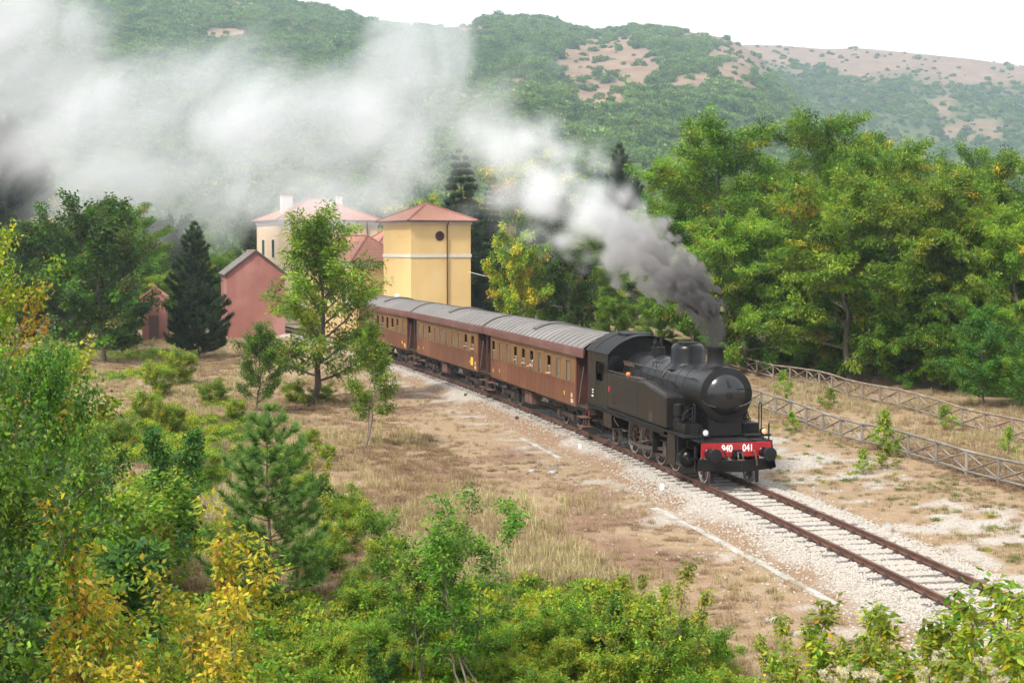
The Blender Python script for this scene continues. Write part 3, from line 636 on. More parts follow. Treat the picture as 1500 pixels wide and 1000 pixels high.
# saddle under the smokebox
ep('smokebox_saddle', MB().prism([(-.62, 1.44), (.62, 1.44), (.56, 1.75), (.66, 2.32), (-.66, 2.32), (-.56, 1.75)], E_(1.5), E_(2.9), 'y'), 'black', bevel=.02)
# chimney, dome, valves
ep('chimney', MB().lathe([(.47, 3.5), (.40, 3.60), (.30, 3.68), (.275, 3.74), (.262, 4.12), (.285, 4.15), (.292, 4.24), (.27, 4.26), (.22, 4.26), (.21, 3.9)], (0, E_(2.4), 0), 'z', 28, caps=False), 'black_matt', 40)
dome = ep('steam_dome', MB().lathe([(.72, 3.32), (.62, 3.46), (.575, 3.56), (.57, 3.98), (.545, 4.08), (.47, 4.155), (.33, 4.19), (0, 4.2)], (0, E_(5.0), 0), 'z', 36, caps=False), 'black', 50)
ep('dome_lid', MB().lathe([(.36, 4.17), (.36, 4.215), (.33, 4.225), (0, 4.225)], (0, E_(5.0), 0), 'z', 28, caps=False), 'black_matt', 30, parent=dome)
sv = ep('safety_valve', MB().lathe([(.26, 3.5), (.25, 3.84), (.20, 3.86)], (0, E_(8.1), 0), 'z', 20), 'black_matt', 30)
for dx in (-.1, .1): ep('valve_pot', MB().lathe([(.075, 3.86), (.085, 3.9), (.085, 4.06), (.05, 4.09), (.05, 4.15)], (dx, E_(8.1), 0), 'z', 12), 'black_matt', 30, parent=sv)
ep('whistle', MB().tube([(-.3, E_(7.6), 3.45), (-.3, E_(7.6), 3.92)], .03, 8).lathe([(.05, 3.92), (.055, 4.03), (.02, 4.06)], (-.3, E_(7.6), 0), 'z', 10), 'black_matt', 30)
ep('boiler_hatch', MB().box(-.35, .05, E_(9.0), E_(8.75), 3.53, 3.56), 'black_matt')
for sd in (-1, 1):
    hr_ = ep('boiler_handrail', MB().tube([(sd*.83, E_(9.5), 3.25), (sd*.83, E_(2.2), 3.25)], .02, 6), 'steel')
    for y in (2.4, 3.9, 5.4, 6.9, 8.4): ep('stanchion', MB().tube([(sd*.55, E_(y), 3.2), (sd*.83, E_(y), 3.25)], .016, 5), 'steel', parent=hr_)
    ep('sand_pipe', MB().tube([(sd*.5, E_(5.3), 3.45), (sd*.78, E_(5.35), 3.05), (sd*.86, E_(5.5), 2.5), (sd*.86, E_(5.5), 1.5)], .032, 6), 'steel')
    ep('injector_pipe', MB().tube([(sd*.72, E_(8.9), 3.2), (sd*.86, E_(7.5), 3.0), (sd*.86, E_(4.6), 2.96), (sd*.84, E_(3.7), 2.8)], .022, 6), 'black_matt')
for i in range(5):
    y = 8.3+.24*i; vt = MB(); vt.tube([(-.74, E_(y), 3.13), (-.86, E_(y), 3.22), (-.9, E_(y)-.05, 3.12)], .024, 5); vt.lathe([(.045, -.02), (.045, .02)], (-.9, E_(y), 3.24), 'y', 8); ep('boiler_cock', vt, 'pipe')
ep('dome_step', MB().tube([(-.55, E_(6.0), 3.45), (-.78, E_(6.0), 3.45), (-.78, E_(6.35), 3.45), (-.55, E_(6.35), 3.45)], .014, 5).tube([(-.78, E_(6.0), 3.45), (-.78, E_(6.0), 3.27)], .012, 5).tube([(-.78, E_(6.35), 3.45), (-.78, E_(6.35), 3.27)], .012, 5).tube([(-.78, E_(6.0), 3.27), (-.78, E_(6.35), 3.45)], .01, 5), 'black_matt')
# side tanks
tankpoly = [(E_(9.75), 1.53), (E_(9.75), 2.82), (E_(5.65), 2.82), (E_(3.15), 2.54), (E_(3.15), 1.53)]
for sd in (-1, 1):
    a, b = (sd*1.4, sd*.62) if sd < 0 else (.62, 1.4)
    tk = ep('side_tank', MB().prism(tankpoly, min(a, b), max(a, b), 'x'), 'tank', bevel=.025)
    ep('tank_rail', MB().tube([(sd*1.36, E_(9.7), 2.9), (sd*1.36, E_(5.65), 2.9), (sd*1.36, E_(3.25), 2.62), (sd*1.0, E_(3.22), 2.62)], .016, 6), 'steel', parent=tk)
    for y, z in ((9.6, 2.8), (8.4, 2.8), (7.2, 2.8), (5.65, 2.8), (4.4, 2.66)): ep('stanchion', MB().tube([(sd*1.36, E_(y), z), (sd*1.36, E_(y), z+.1)], .014, 5), 'steel', parent=tk)
    ep('tank_filler', MB().prism([(E_(7.4), 2.815), (E_(6.5), 2.815), (E_(6.5), 2.87), (E_(7.4), 2.87)], sd*1.15-.18, sd*1.15+.18, 'x'), 'steel', parent=tk, bevel=.02)
    for y in (8.0, 6.2, 4.6): ep('tank_seam', MB().box(sd*1.4-.004, sd*1.4+.004, E_(y)-.02, E_(y)+.02, 1.56, 2.5), 'tank', parent=tk)
    ep('tank_recess_shade', MB().box(sd*1.4-.006, sd*1.4+.006, E_(4.95), E_(4.55), 1.56, 1.86), 'under', parent=tk)  # flat plate in place of a recess, the recess's shade put into its colour
    ep('tank_plate', MB().box(sd*1.4-.012, sd*1.4+.012, E_(9.62), E_(9.42), 2.12, 2.32), 'redbeam', parent=tk)
    ep('tank_grab', MB().tube([(sd*1.42, E_(8.8), 1.75), (sd*1.46, E_(8.8), 1.78), (sd*1.46, E_(8.8), 2.05), (sd*1.42, E_(8.8), 2.08)], .014, 5), 'black_matt', parent=tk)
    ep('running_board', MB().box(*sorted((sd*.6, sd*1.47)), E_(12.3), E_(1.25), 1.44, 1.5), 'black_matt', bevel=.01)
    ep('running_board_valance', MB().box(*sorted((sd*1.40, sd*1.43)), E_(12.2), E_(3.3), 1.30, 1.438), 'black_matt')
rag = ep('orange_cover', MB().lathe([(.0, 2.81), (.09, 2.815), (.085, 2.86), (.1, 2.9), (.05, 2.95), (.0, 2.955)], (-1.1, E_(8.15), 0), 'z', 6, caps=False), 'orange', 60)
# cab and bunker
def cab_side(sd):
    mb = MB(); x0, x1 = sorted((sd*1.40, sd*1.37))
    def pn(y0, y1, z0, z1): mb.box(x0, x1, E_(y0), E_(y1), z0, z1)
    pn(9.75, 10.35, 1.5, 3.5); pn(10.35, 11.2, 1.5, 2.42); pn(10.35, 11.2, 3.12, 3.5); pn(11.2, 12.2, 1.5, 3.5)
    o = ep('cab_side', mb, 'tank')
    ep('cab_window_frame', MB().box(sd*1.41-.012, sd*1.41+.012, E_(10.30), E_(10.38), 2.38, 3.16).box(sd*1.41-.012, sd*1.41+.012, E_(11.17), E_(11.25), 2.38, 3.16).box(sd*1.41-.03, sd*1.41+.03, E_(10.28), E_(11.27), 2.36, 2.42), 'black', parent=o)
    for y in (10.25, 11.35): ep('grab_rail', MB().tube([(sd*1.38, E_(y), 1.58), (sd*1.45, E_(y), 1.62), (sd*1.45, E_(y), 2.4), (sd*1.38, E_(y), 2.42)], .02, 6), 'steel', parent=o)
    ep('number_lettering', MB().box(sd*1.404-.002, sd*1.404+.002, E_(11.75), E_(11.52), 1.98, 2.02).box(sd*1.404-.002, sd*1.404+.002, E_(11.72), E_(11.56), 1.88, 1.92).box(sd*1.404-.002, sd*1.404+.002, E_(11.78), E_(11.50), 1.74, 1.79), 'white', parent=o)
    ep('side_mirror', MB().box(*sorted((sd*1.42, sd*1.60)), E_(10.25), E_(10.32), 2.75, 3.1), 'black', parent=o)
for sd in (-1, 1): cab_side(sd)
rad = (1.4**2+.62**2)/(2*.62); ca = math.asin(1.4/rad)
def roofarc(r, n=16, w=1.): return [(r*math.sin(-ca*w+2*ca*w*i/n), 4.16-rad+r*math.cos(-ca*w+2*ca*w*i/n)) for i in range(n+1)]
ro = roofarc(rad+.03, 18, 1.06); ri = roofarc(rad, 18, 1.06)
rf = ep('cab_roof', MB().prism(ro+ri[::-1], E_(12.35), E_(9.45), 'y'), 'black_matt', 30)
ep('roof_vent', MB().box(-.55, .55, E_(11.2), E_(10.2), 4.12, 4.21), 'black_matt', parent=rf, bevel=.02)
ep('roof_strip', MB().prism(roofarc(rad+.045, 18, 1.02)+roofarc(rad+.02, 18, 1.02)[::-1], E_(11.3), E_(11.25), 'y'), 'black_matt', parent=rf)
def cab_front():
    mb = MB(); ring = [(BR*math.cos(q), BZc+BR*math.sin(q)) for q in np.linspace(math.pi+.1, -.1, 17)]
    out = [(-1.37, 1.5), (-1.37, 3.5)] + roofarc(rad-.002, 16) + [(1.37, 3.5), (1.37, 1.5)]
    poly = out + [(BR, 1.5)] + [(x, max(z, 1.5)) for x, z in ring[::-1]] + [(-BR, 1.5)]
    mb.prism(poly, E_(9.76), E_(9.8), 'y'); o = ep('cab_front', mb, 'black_matt')
    for sd in (-1, 1):
        ep('spectacle_frame', MB().lathe([(.2, E_(9.70)), (.27, E_(9.72)), (.27, E_(9.755)), (.2, E_(9.755))], (sd*1.07, 0, 3.16), 'y', 20), 'black', 30, parent=o)
        ep('spectacle_pane', MB().lathe([(.2, E_(9.735)), (.2, E_(9.745))], (sd*1.07, 0, 3.16), 'y', 20), 'glassdark', parent=o)
cab_front()
bk = ep('cab_back', MB().prism([(-1.37, 1.5), (-1.37, 3.5)] + roofarc(rad-.002, 12) + [(1.37, 3.5), (1.37, 1.5)], E_(12.16), E_(12.2), 'y'), 'black_matt')
ep('coal_bunker', MB().box(-1.2, 1.2, E_(12.9), E_(12.2), 1.3, 2.6), 'black_matt', bevel=.03)
ep('cab_floor', MB().box(-1.36, 1.36, E_(12.15), E_(9.82), 1.505, 1.56), 'under')
# frames, beams, platform
ep('main_frame', MB().box(-.62, -.58, E_(12.4), E_(.55), .62, 1.43).box(.58, .62, E_(12.4), E_(.55), .62, 1.43).box(-.6, .6, E_(12.3), E_(3.2), 1.0, 1.05).box(-.6, .6, E_(9.6), E_(8.0), .6, 1.45), 'black_matt')
beam = ep('buffer_beam', MB().box(-1.16, 1.16, E_(.52), E_(.58), .93, 1.37), 'redbeam', bevel=.008)
for tx, xx_ in (('940', -.32), ('041', .37)):
    o = link('number', text_mesh('number', tx, M['white'], .31, .78), beam); o.location = (xx_, E_(.515), 1.19); o.rotation_euler = (math.pi/2, 0, 0)
ep('front_platform', MB().box(-1.22, 1.22, E_(1.6), E_(.56), 1.375, 1.41), 'black_matt', bevel=.008)
ep('rear_beam', MB().box(-1.2, 1.2, E_(12.96), E_(12.9), .85, 1.3), 'redbeam')
def buffer(x, yb, d, parent, m='black'):
    o = MB().lathe([(.17, yb), (.17, yb-d*.02), (.15, yb-d*.04), (.15, yb-d*.3), (.105, yb-d*.3), (.105, yb-d*.47)], (x, 0, 1.05), 'y', 18).build('buffer', M[m], parent, 30)
    MB().lathe([(.10, yb-d*.46), (.215, yb-d*.5), (.222, yb-d*.53), (.2, yb-d*.555), (0, yb-d*.57)], (x, 0, 1.05), 'y', 24, caps=False).build('buffer_head', M['black_matt'], o, 40)
for x in (-.9, .9): buffer(x, E_(.53), 1., eng)
hk = ep('coupling_hook', MB().prism([(E_(.52), 1.0), (E_(.25), 1.0), (E_(.2), 1.08), (E_(.28), 1.14), (E_(.3), 1.09), (E_(.52), 1.09)], -.035, .035, 'x').box(-.16, .16, E_(.5), E_(.47), .93, 1.15), 'black_matt', bevel=.01)
ep('coupling_link', MB().tube([(.06, E_(.26), 1.12), (.09, E_(.2), .95), (.09, E_(.2), .78)], .024, 6).tube([(-.06, E_(.26), 1.12), (-.07, E_(.2), .95), (-.07, E_(.2), .78)], .024, 6).tube([(-.11, E_(.2), .86), (.13, E_(.2), .86)], .035, 8), 'steel', parent=hk)
for x, m in ((-.45, 'black_matt'), (.55, 'rust')): ep('brake_hose', MB().tube([(x, E_(.5), 1.12), (x, E_(.36), 1.08), (x+.03, E_(.32), .85), (x+.06, E_(.34), .66)], .032, 7), m)
pl = ep('track_guard', MB().prism([(-1.22, E_(.62)), (0, E_(.12)), (1.22, E_(.62)), (1.22, E_(.66)), (0, E_(.16)), (-1.22, E_(.66))], .5, .86, 'z'), 'black', bevel=.008)
for sd in (-1, 1):
    ep('guard_wing', MB().prism([(E_(.3), .60), (E_(.75), .45), (E_(1.1), .5), (E_(1.1), 1.36), (E_(.62), 1.36), (E_(.5), .95)], *sorted((sd*1.20, sd*1.24)), 'x') if sd > 0 else MB().box(-1.24, -1.16, E_(.95), E_(.86), .45, 1.25).box(-1.5, -1.16, E_(1.0), E_(.8), .82, .9), 'black', bevel=.01)
    ep('guard_stay', MB().tube([(sd*.45, E_(.5), .68), (sd*.55, E_(1.0), 1.1)], .03, 6), 'black_matt')
    ep('sweeper', MB().box(sd*.75-.05, sd*.75+.05, E_(.7), E_(.66), .08, .55), 'black_matt')
    lp = ep('headlamp', MB().lathe([(.08, E_(.86)), (.11, E_(.80)), (.115, E_(.68)), (.10, E_(.66))], (sd*.98, 0, 1.68), 'y', 18).tube([(sd*.98, E_(.76), 1.40), (sd*.98, E_(.76), 1.6)], .025, 6), 'black', 40)
    ep('lamp_lens', MB().lathe([(.098, E_(.67)), (.085, E_(.645)), (.04, E_(.632)), (0, E_(.63))], (sd*.98, 0, 1.68), 'y', 16, caps=False), 'lens' if sd < 0 else 'lensor', 40, parent=lp)
    ep('lamp_iron', MB().tube([(sd*1.12, E_(.62), 1.4), (sd*1.12, E_(.62), 1.95)], .018, 5).tube([(sd*1.18, E_(.8), 1.4), (sd*1.18, E_(.8), 1.9)], .018, 5), 'black_matt')
    ep('platform_handrail', MB().tube([(sd*1.12, E_(1.25), 1.42), (sd*1.12, E_(1.25), 2.48), (sd*1.12, E_(1.38), 2.52), (sd*1.12, E_(1.45), 2.45), (sd*1.12, E_(1.45), 1.42)], .02, 6), 'black_matt')
    ep('tool_box', MB().box(*sorted((sd*.72, sd*1.25)), E_(2.5), E_(1.75), 1.5, 1.82), 'black', bevel=.015)
    # cylinders
    cy = ep('cylinder', MB().lathe([(.24, E_(1.95)), (.33, E_(1.97)), (.34, E_(2.05)), (.34, E_(3.0)), (.3, E_(3.06))], (sd*1.04, 0, .72), 'y', 26).box(*sorted((sd*.6, sd*1.36)), E_(2.95), E_(2.1), .9, 1.42), 'black', 40)
    ep('valve_chest', MB().lathe([(.16, E_(1.85)), (.19, E_(1.88)), (.19, E_(3.15)), (.15, E_(3.2))], (sd*.98, 0, 1.2), 'y', 20), 'black_matt', 40, parent=cy)
    ep('cylinder_cladding', MB().box(*sorted((sd*1.36, sd*1.40)), E_(3.05), E_(2.3), .42, 1.43), 'tank', parent=cy, bevel=.01)
    ep('cylinder_cover', MB().lathe([(0, E_(1.86)), (.14, E_(1.87)), (.2, E_(1.9)), (.24, E_(1.96))], (sd*1.04, 0, .72), 'y', 22, caps=False), 'black', 40, parent=cy)
    ep('air_pump' if sd < 0 else 'feed_pump', MB().lathe([(.14, 1.5), (.16, 1.53), (.16, 1.85), (.11, 1.88), (.11, 1.98), (.15, 2.0), (.15, 2.34), (.1, 2.38)], (sd*1.12, E_(2.78), 0), 'z', 18), 'black_matt', 30)
    pm_ = MB(); rq = random.Random(3+sd)
    for i in range(9):
        y = 2.0+.12*i; z = 1.6+.1*(i % 4); pm_.tube([(sd*.86, E_(y), z+.5), (sd*(1.0+.04*(i % 3)), E_(y+.05), z+.3), (sd*(1.12+.03*(i % 3)), E_(y+rq.uniform(0, .35)), z+.1), (sd*1.05, E_(y+.3), 1.5)], .012+.004*(i % 3), 5)
    ep('pump_pipework', pm_, 'black_matt')
    # rods
    ep('slide_bar', MB().box(*sorted((sd*1.0, sd*1.08)), E_(4.7), E_(3.05), .93, .98).box(*sorted((sd*1.0, sd*1.08)), E_(4.7), E_(3.05), .46, .51), 'steel')
    ep('crosshead', MB().box(*sorted((sd*.97, sd*1.12)), E_(4.3), E_(3.95), .5, .95).tube([(sd*1.04, E_(3.05), .72), (sd*1.04, E_(4.0), .72)], .035, 8), 'steel')
    ep('connecting_rod', MB().prism([(E_(4.1), .66), (E_(4.1), .78), (E_(6.85), .50), (E_(6.85), .36)], *sorted((sd*1.06, sd*1.13)), 'x'), 'steel', bevel=.01)
    ep('coupling_rod', MB().box(*sorted((sd*.95, sd*1.01)), E_(8.4), E_(3.85), .375, .485), 'steel', bevel=.01)
    ep('radius_rod', MB().prism([(E_(3.2), 1.17), (E_(3.2), 1.23), (E_(5.6), 1.12), (E_(5.6), 1.04)], *sorted((sd*1.02, sd*1.07)), 'x'), 'steel')
    ep('expansion_link', MB().prism([(E_(5.5), .8), (E_(5.62), .8), (E_(5.68), 1.1), (E_(5.62), 1.38), (E_(5.5), 1.38), (E_(5.56), 1.1)], *sorted((sd*1.0, sd*1.1)), 'x'), 'steel')
    ep('eccentric_rod', MB().tube([(sd*1.15, E_(5.58), .82), (sd*1.17, E_(6.75), .62)], .03, 6), 'steel')
    ep('motion_bracket', MB().box(*sorted((sd*.62, sd*1.3)), E_(4.85), E_(4.78), .5, 1.43), 'black_matt')
    for y in (4.65, 6.12, 7.6): ep('brake_hanger', MB().box(*sorted((sd*.7, sd*.8)), E_(y)-.05, E_(y)+.05, .25, 1.3), 'rustbox')
    ep('ash_pan_box', MB().box(*sorted((sd*.68, sd*1.36)), E_(10.4), E_(9.35), .78, 1.30), 'black', bevel=.02)
    ep('cab_steps', MB().box(*sorted((sd*1.12, sd*1.4)), E_(11.4), E_(10.9), .5, .53).box(*sorted((sd*1.12, sd*1.4)), E_(11.4), E_(10.9), .85, .88).box(*sorted((sd*1.2, sd*1.23)), E_(11.43), E_(11.37), .48, 1.44).box(*sorted((sd*1.2, sd*1.23)), E_(10.93), E_(10.87), .48, 1.44), 'black_matt')
    ep('drain_pipe', MB().tube([(sd*1.25, E_(10.6), 1.45), (sd*1.28, E_(10.55), 1.1), (sd*1.22, E_(10.5), .7)], .022, 5), 'steel'); ep('drain_pipe', MB().tube([(sd*1.3, E_(9.2), 1.45), (sd*1.33, E_(9.1), 1.15), (sd*1.2, E_(9.0), .9)], .022, 5), 'steel')
# wheels
def wheel_meshes(r, nsp, wm):
    sp = MB().lathe([(.09 if r < .5 else .13, -.08), (.09 if r < .5 else .13, .08)], (0, 0, 0), 'x', 14)
    for k in range(nsp):
        q = 6.2832*k/nsp; c, s_ = math.cos(q), math.sin(q); w = .03 if r < .5 else .038
        a = r-.07; b0 = .07; sp.add([(x, c*rr-s_*ww, s_*rr+c*ww) for x in (-.025, .025) for rr, ww in ((b0, -w), (a, -w*.7), (a, w*.7), (b0, w))], [(0, 3, 2, 1), (4, 5, 6, 7), (0, 1, 5, 4), (1, 2, 6, 5), (2, 3, 7, 6), (3, 0, 4, 7)])
    if r > .5: sp.prism([(r*.52*math.cos(q), r*.52*math.sin(q)-r*.0) for q in np.linspace(-.6, .6, 5)]+[(r*.86*math.cos(q), r*.86*math.sin(q)) for q in np.linspace(.6, -.6, 6)], -.04, .04, 'x').lathe([(.07, -.12), (.07, .12)], (0, -r*.45, 0), 'x', 10)
    ty = MB().lathe([(r-.06, -.05), (r-.005, -.055), (r, -.05), (r+.005, .04), (r+.028, .045), (r+.028, .07), (r-.06, .06)], (0, 0, 0), 'x', 36)
    ty.f = [f for f in ty.f if len(f) == 4] + [(k, (k+1) % 36, 6*36+(k+1) % 36, 6*36+k) for k in range(36)]
    return sp.mesh('wheel', M[wm], 30), ty.mesh('tyre', M['tyre'], 30)
def put_wheel(me, parent, x, y, r, rot=0.):
    o = link('wheel', me[0], parent, (x, y, r)); t_ = link('tyre', me[1], o)
    o.rotation_euler = (rot, 0, 0)
    if x > 0: o.rotation_euler = (rot, 0, math.pi)
    return o
WD = wheel_meshes(.685, 14, 'wheelred'); WP = wheel_meshes(.43, 10, 'wheelred'); WC = wheel_meshes(.46, 9, 'under')
for y in (3.93, 5.4, 6.86, 8.32):
    for x in (-.76, .76): put_wheel(WD, eng, x, E_(y), .685, .6)
    ep('axle', MB().tube([(-.76, E_(y), .685), (.76, E_(y), .685)], .09, 10), 'under')
for y in (1.3, 10.56):
    for x in (-.76, .76): put_wheel(WP, eng, x, E_(y), .43, .2)
    ep('axle', MB().tube([(-.76, E_(y), .43), (.76, E_(y), .43)], .07, 10), 'under')
for x in (-.9, .9): buffer(x, E_(12.95), -.6, eng)

# ------------------------------------------------------------------ coaches
def coach(sc, label, states, lens, signs, near_eng):
    p = P(sc, 0, 0)
    c = empty('passenger_coach', p, path(sc)[2], label, 'railway coach', 'brown coaches behind the engine')
    def pt(name, mb, m, smooth=None, bevel=0, parent=None): return mb.build(name, M[m], parent or c, smooth, bevel)
    HB, HR, T = 7.03, 8.30, 1.40
    pt('floor', MB().box(-1.36, 1.36, -HB, HB, 1.10, 1.18), 'interior')
    pt('underframe', MB().box(-1.05, -.93, -HR+.1, HR-.1, .86, 1.10).box(.93, 1.05, -HR+.1, HR-.1, .86, 1.10).box(-1.2, 1.2, -HR, -HR+.12, .86, 1.15).box(-1.2, 1.2, HR-.12, HR, .86, 1.15).box(-.9, .9, -4.9, -4.6, .8, 1.08).box(-.9, .9, 4.6, 4.9, .8, 1.08), 'under')
    wy = [-6.0+1.385*i for i in range(10)]
    for sd in (-1, 1):
        a, b = sorted((sd*T, sd*(T-.05)))
        lo = pt('side_panel', MB().box(a, b, -HB, HB, 1.08, 1.985), 'brown', bevel=.008)
        for y in np.arange(-HB+.35, HB-.2, .695): pt('panel_strip', MB().box(*sorted((sd*(T-.001), sd*(T+.006))), y-.012, y+.012, 1.1, 1.97), 'brown', parent=lo)
        pt('belt_rail', MB().box(*sorted((sd*(T-.02), sd*(T+.016))), -HB, HB, 1.985, 2.02), 'brown', parent=lo)
        band = MB().box(a, b, -HB, HB, 2.90, 3.10)
        edges = [-HB]
        for y in wy: edges += [y-.29, y+.29]
        edges.append(HB)
        for k in range(0, len(edges), 2): band.box(a, b, edges[k], edges[k+1], 2.021, 2.90)
        bo = pt('window_band', band, 'ochre')
        for y in wy: pt('hook', MB().box(*sorted((sd*(T), sd*(T+.02))), y+.65, y+.70, 2.93, 2.97), 'darkbrown', parent=bo)
        for i, y in enumerate(wy):
            stt = states[i] if sd < 0 else 'c'
            fr = MB(); x0, x1 = sorted((sd*(T-.015), sd*(T+.01)))
            fr.box(x0, x1, y-.295, y-.262, 2.02, 2.90).box(x0, x1, y+.262, y+.295, 2.02, 2.90).box(x0, x1, y-.262, y+.262, 2.868, 2.90).box(x0, *( [x1+.02] if sd > 0 else [x1]), y-.30, y+.30, 2.005, 2.04)
            w = pt('window', fr, 'ochre')
            z0, z1 = {'c': (2.04, 2.868), 'h': (2.04, 2.44), 'o': (2.04, 2.14), 'q': (2.04, 2.62)}[stt]
            xg = sd*(T-.03)
            pt('pane', MB().box(xg-.004, xg+.004, y-.262, y+.262, z0, z1), 'glass', parent=w)
            pt('sash', MB().box(xg-.012, xg+.012, y-.262, y+.262, z1-.03, z1-.002), 'cream' if stt != 'c' else 'ochre', parent=w)
        pt('truss_rod', MB().tube([(sd*.99, -5.2, .9), (sd*.99, -3., .55), (sd*.99, 3., .55), (sd*.99, 5.2, .9)], .025, 6), 'under')
        for (y0, y1, x, txt) in lens:
            if sd < 0: pt('lettering', MB().box(-T-.008, -T-.001, y0, y1, x, x+.16), txt, parent=lo)
        if sd < 0:
            for (y0, y1, z0, z1) in signs: pt('sign_plate', MB().box(-T-.014, -T-.001, y0, y1, z0, z1), 'yellow', parent=lo)
    for e in (-1, 1):
        y0, y1 = sorted((e*HB, e*(HB-.05)))
        ew = pt('end_wall', MB().box(-1.348, -.38, y0, y1, 1.18, 3.45).box(.38, 1.348, y0, y1, 1.18, 3.45).box(-.38, .38, y0, y1, 3.1, 3.6), 'darkbrown')
        dr = pt('end_door', MB().box(-.38, .38, *sorted((e*(HB-.01), e*(HB-.045))), 1.18, 3.1), 'darkbrown')
        pt('door_handle', MB().tube([(.28, e*(HB+.03), 2.0), (.28, e*(HB+.03), 2.15)], .015, 6), 'steel', parent=dr)
        pt('corner_post', MB().box(-1.405, -1.35, *sorted((e*(HB-.03), e*(HB+.012))), 1.08, 3.12).box(1.35, 1.405, *sorted((e*(HB-.03), e*(HB+.012))), 1.08, 3.12), 'brown')
        pt('platform', MB().box(-1.3, 1.3, *sorted((e*(HB+.013), e*HR)), 1.10, 1.16), 'under')
        pr = pt('platform_railing', MB().tube([(-1.2, e*(HR-.05), 1.16), (-1.2, e*(HR-.05), 2.05), (-.45, e*(HR-.05), 2.05), (-.45, e*(HR-.05), 1.16)], .02, 6).tube([(1.2, e*(HR-.05), 1.16), (1.2, e*(HR-.05), 2.05), (.45, e*(HR-.05), 2.05), (.45, e*(HR-.05), 1.16)], .02, 6), 'rust')
        for q in range(8): xq = (-1.05+.18*q) if q < 4 else (1.05-.18*(q-4)); pt('railing_bar', MB().tube([(xq, e*(HR-.05), 1.16), (xq, e*(HR-.05), 2.05)], .012, 5), 'rust', parent=pr)
        for sd in (-1, 1):
            if e < 0: pt('grab_pole', MB().tube([(sd*1.34, e*(HB+.22), 1.25), (sd*1.38, e*(HR-.25), 2.75)], .017, 6), 'tyre')
            pt('roof_post', MB().tube([(sd*1.25, e*(HR-.06), 1.1), (sd*1.25, e*(HR-.06), 3.4)], .025, 6), 'darkbrown')
            for k in range(2): pt('step', MB().box(*sorted((sd*1.02, sd*1.42)), *sorted((e*(HB+.25), e*(HB+.95))), .36+.36*k, .40+.36*k), 'rustbox', bevel=.006)
            pt('step_bracket', MB().box(*sorted((sd*1.1, sd*1.14)), *sorted((e*(HB+.3), e*(HB+.34))), .36, 1.1).box(*sorted((sd*1.1, sd*1.14)), *sorted((e*(HB+.86), e*(HB+.9))), .36, 1.1), 'rustbox')
            bo_ = MB().lathe([(.13, e*HR), (.13, e*(HR+.12)), (.08, e*(HR+.12)), (.08, e*(HR+.14))], (sd*.9, 0, 1.05), 'y', 14); pt('buffer', bo_, 'under', 30)
        gw = pt('gangway_bellows', MB().box(-.5, .5, *sorted((e*(HR), e*(HR+.06))), 1.15, 1.2), 'under')
    # roof: grey arc over a brown cant
    tw = 1.47; rr_ = (tw**2+.52**2)/(2*.52); aa = math.asin(tw/rr_)
    def ra(r, n=22): return [(r*math.sin(-aa+2*aa*i/n), 4.0-rr_+r*math.cos(-aa+2*aa*i/n)) for i in range(n+1)]
    rf = pt('roof', MB().prism(ra(rr_)+ra(rr_-.04)[::-1], -HR, HR, 'y'), 'croof', 30)
    for k in range(25): y = -HR+.3+.667*k; pt('roof_seam', MB().prism(ra(rr_+.016)+ra(rr_-.005)[::-1], y-.02, y+.02, 'y'), 'seam', 30, parent=rf)
    for e in (-1, 1): pt('roof_end_band', MB().prism(ra(rr_+.022)+ra(rr_-.05)[::-1], *sorted((e*(HR-.05), e*(HR+.012))), 'y'), 'black_matt', 30, parent=rf)
    vn = [(1.0*math.sin(q)*rr_, 4.0-rr_+(rr_+.1)*math.cos(q)) for q in np.linspace(-aa*.68, aa*.68, 15)]; vl = [(x, z-.16) for x, z in vn]
    pt('roof_ventilator', MB().prism(vn+vl[::-1], -.28+.3, .28+.3, 'y'), 'seam', 30, parent=rf)
    for sd in (-1, 1):
        poly = [(sd*1.475, 3.49), (sd*1.505, 3.40), (sd*1.51, 3.12), (sd*1.47, 3.115), (sd*1.42, 3.40), (sd*1.42, 3.49)]
        pt('eave_board', MB().prism(poly, -HR, HR, 'y'), 'eave', 20)
    for e in (-1, 1):
        bg_ = empty('bogie', (0, e*4.75, 0)); bg_.parent = c
        MB().box(-1.02, -.9, -1.55, 1.55, .42, .62).box(.9, 1.02, -1.55, 1.55, .42, .62).box(-.9, .9, -.2, .2, .4, .8).build('bogie_frame', M['under'], bg_)
        for y in (-1.0, 1.0):
            for x in (-.76, .76): put_wheel(WC, bg_, x, y, .46, y)
            MB().tube([(-.76, y, .46), (.76, y, .46)], .07, 8).build('axle', M['under'], bg_)
            for sd in (-1, 1):
                MB().box(*sorted((sd*.94, sd*1.14)), y-.14, y+.14, .33, .6).build('axle_box', M['under'], bg_, bevel=.02)
                MB().prism([(y-.5, .68), (y, .78), (y+.5, .68), (y+.5, .72), (y+.3, .84), (y-.3, .84), (y-.5, .72)], *sorted((sd*.94, sd*1.03)), 'x').build('leaf_spring', M['under'], bg_)
    pt('battery_box', MB().box(-1.22, -.8, .2, 1.3, .42, .95).box(-1.24, -1.22, .7, .78, .42, .95), 'rustbox', bevel=.01)
    pt('brake_cylinder', MB().lathe([(.2, -2.2), (.24, -2.15), (.24, -1.4), (.2, -1.35)], (-.5, 0, .72), 'y', 16), 'under', 30)
    pt('air_reservoir', MB().lathe([(.1, 2.), (.2, 2.06), (.2, 3.1), (.1, 3.16)], (-.7, 0, .7), 'y', 16), 'under', 30)
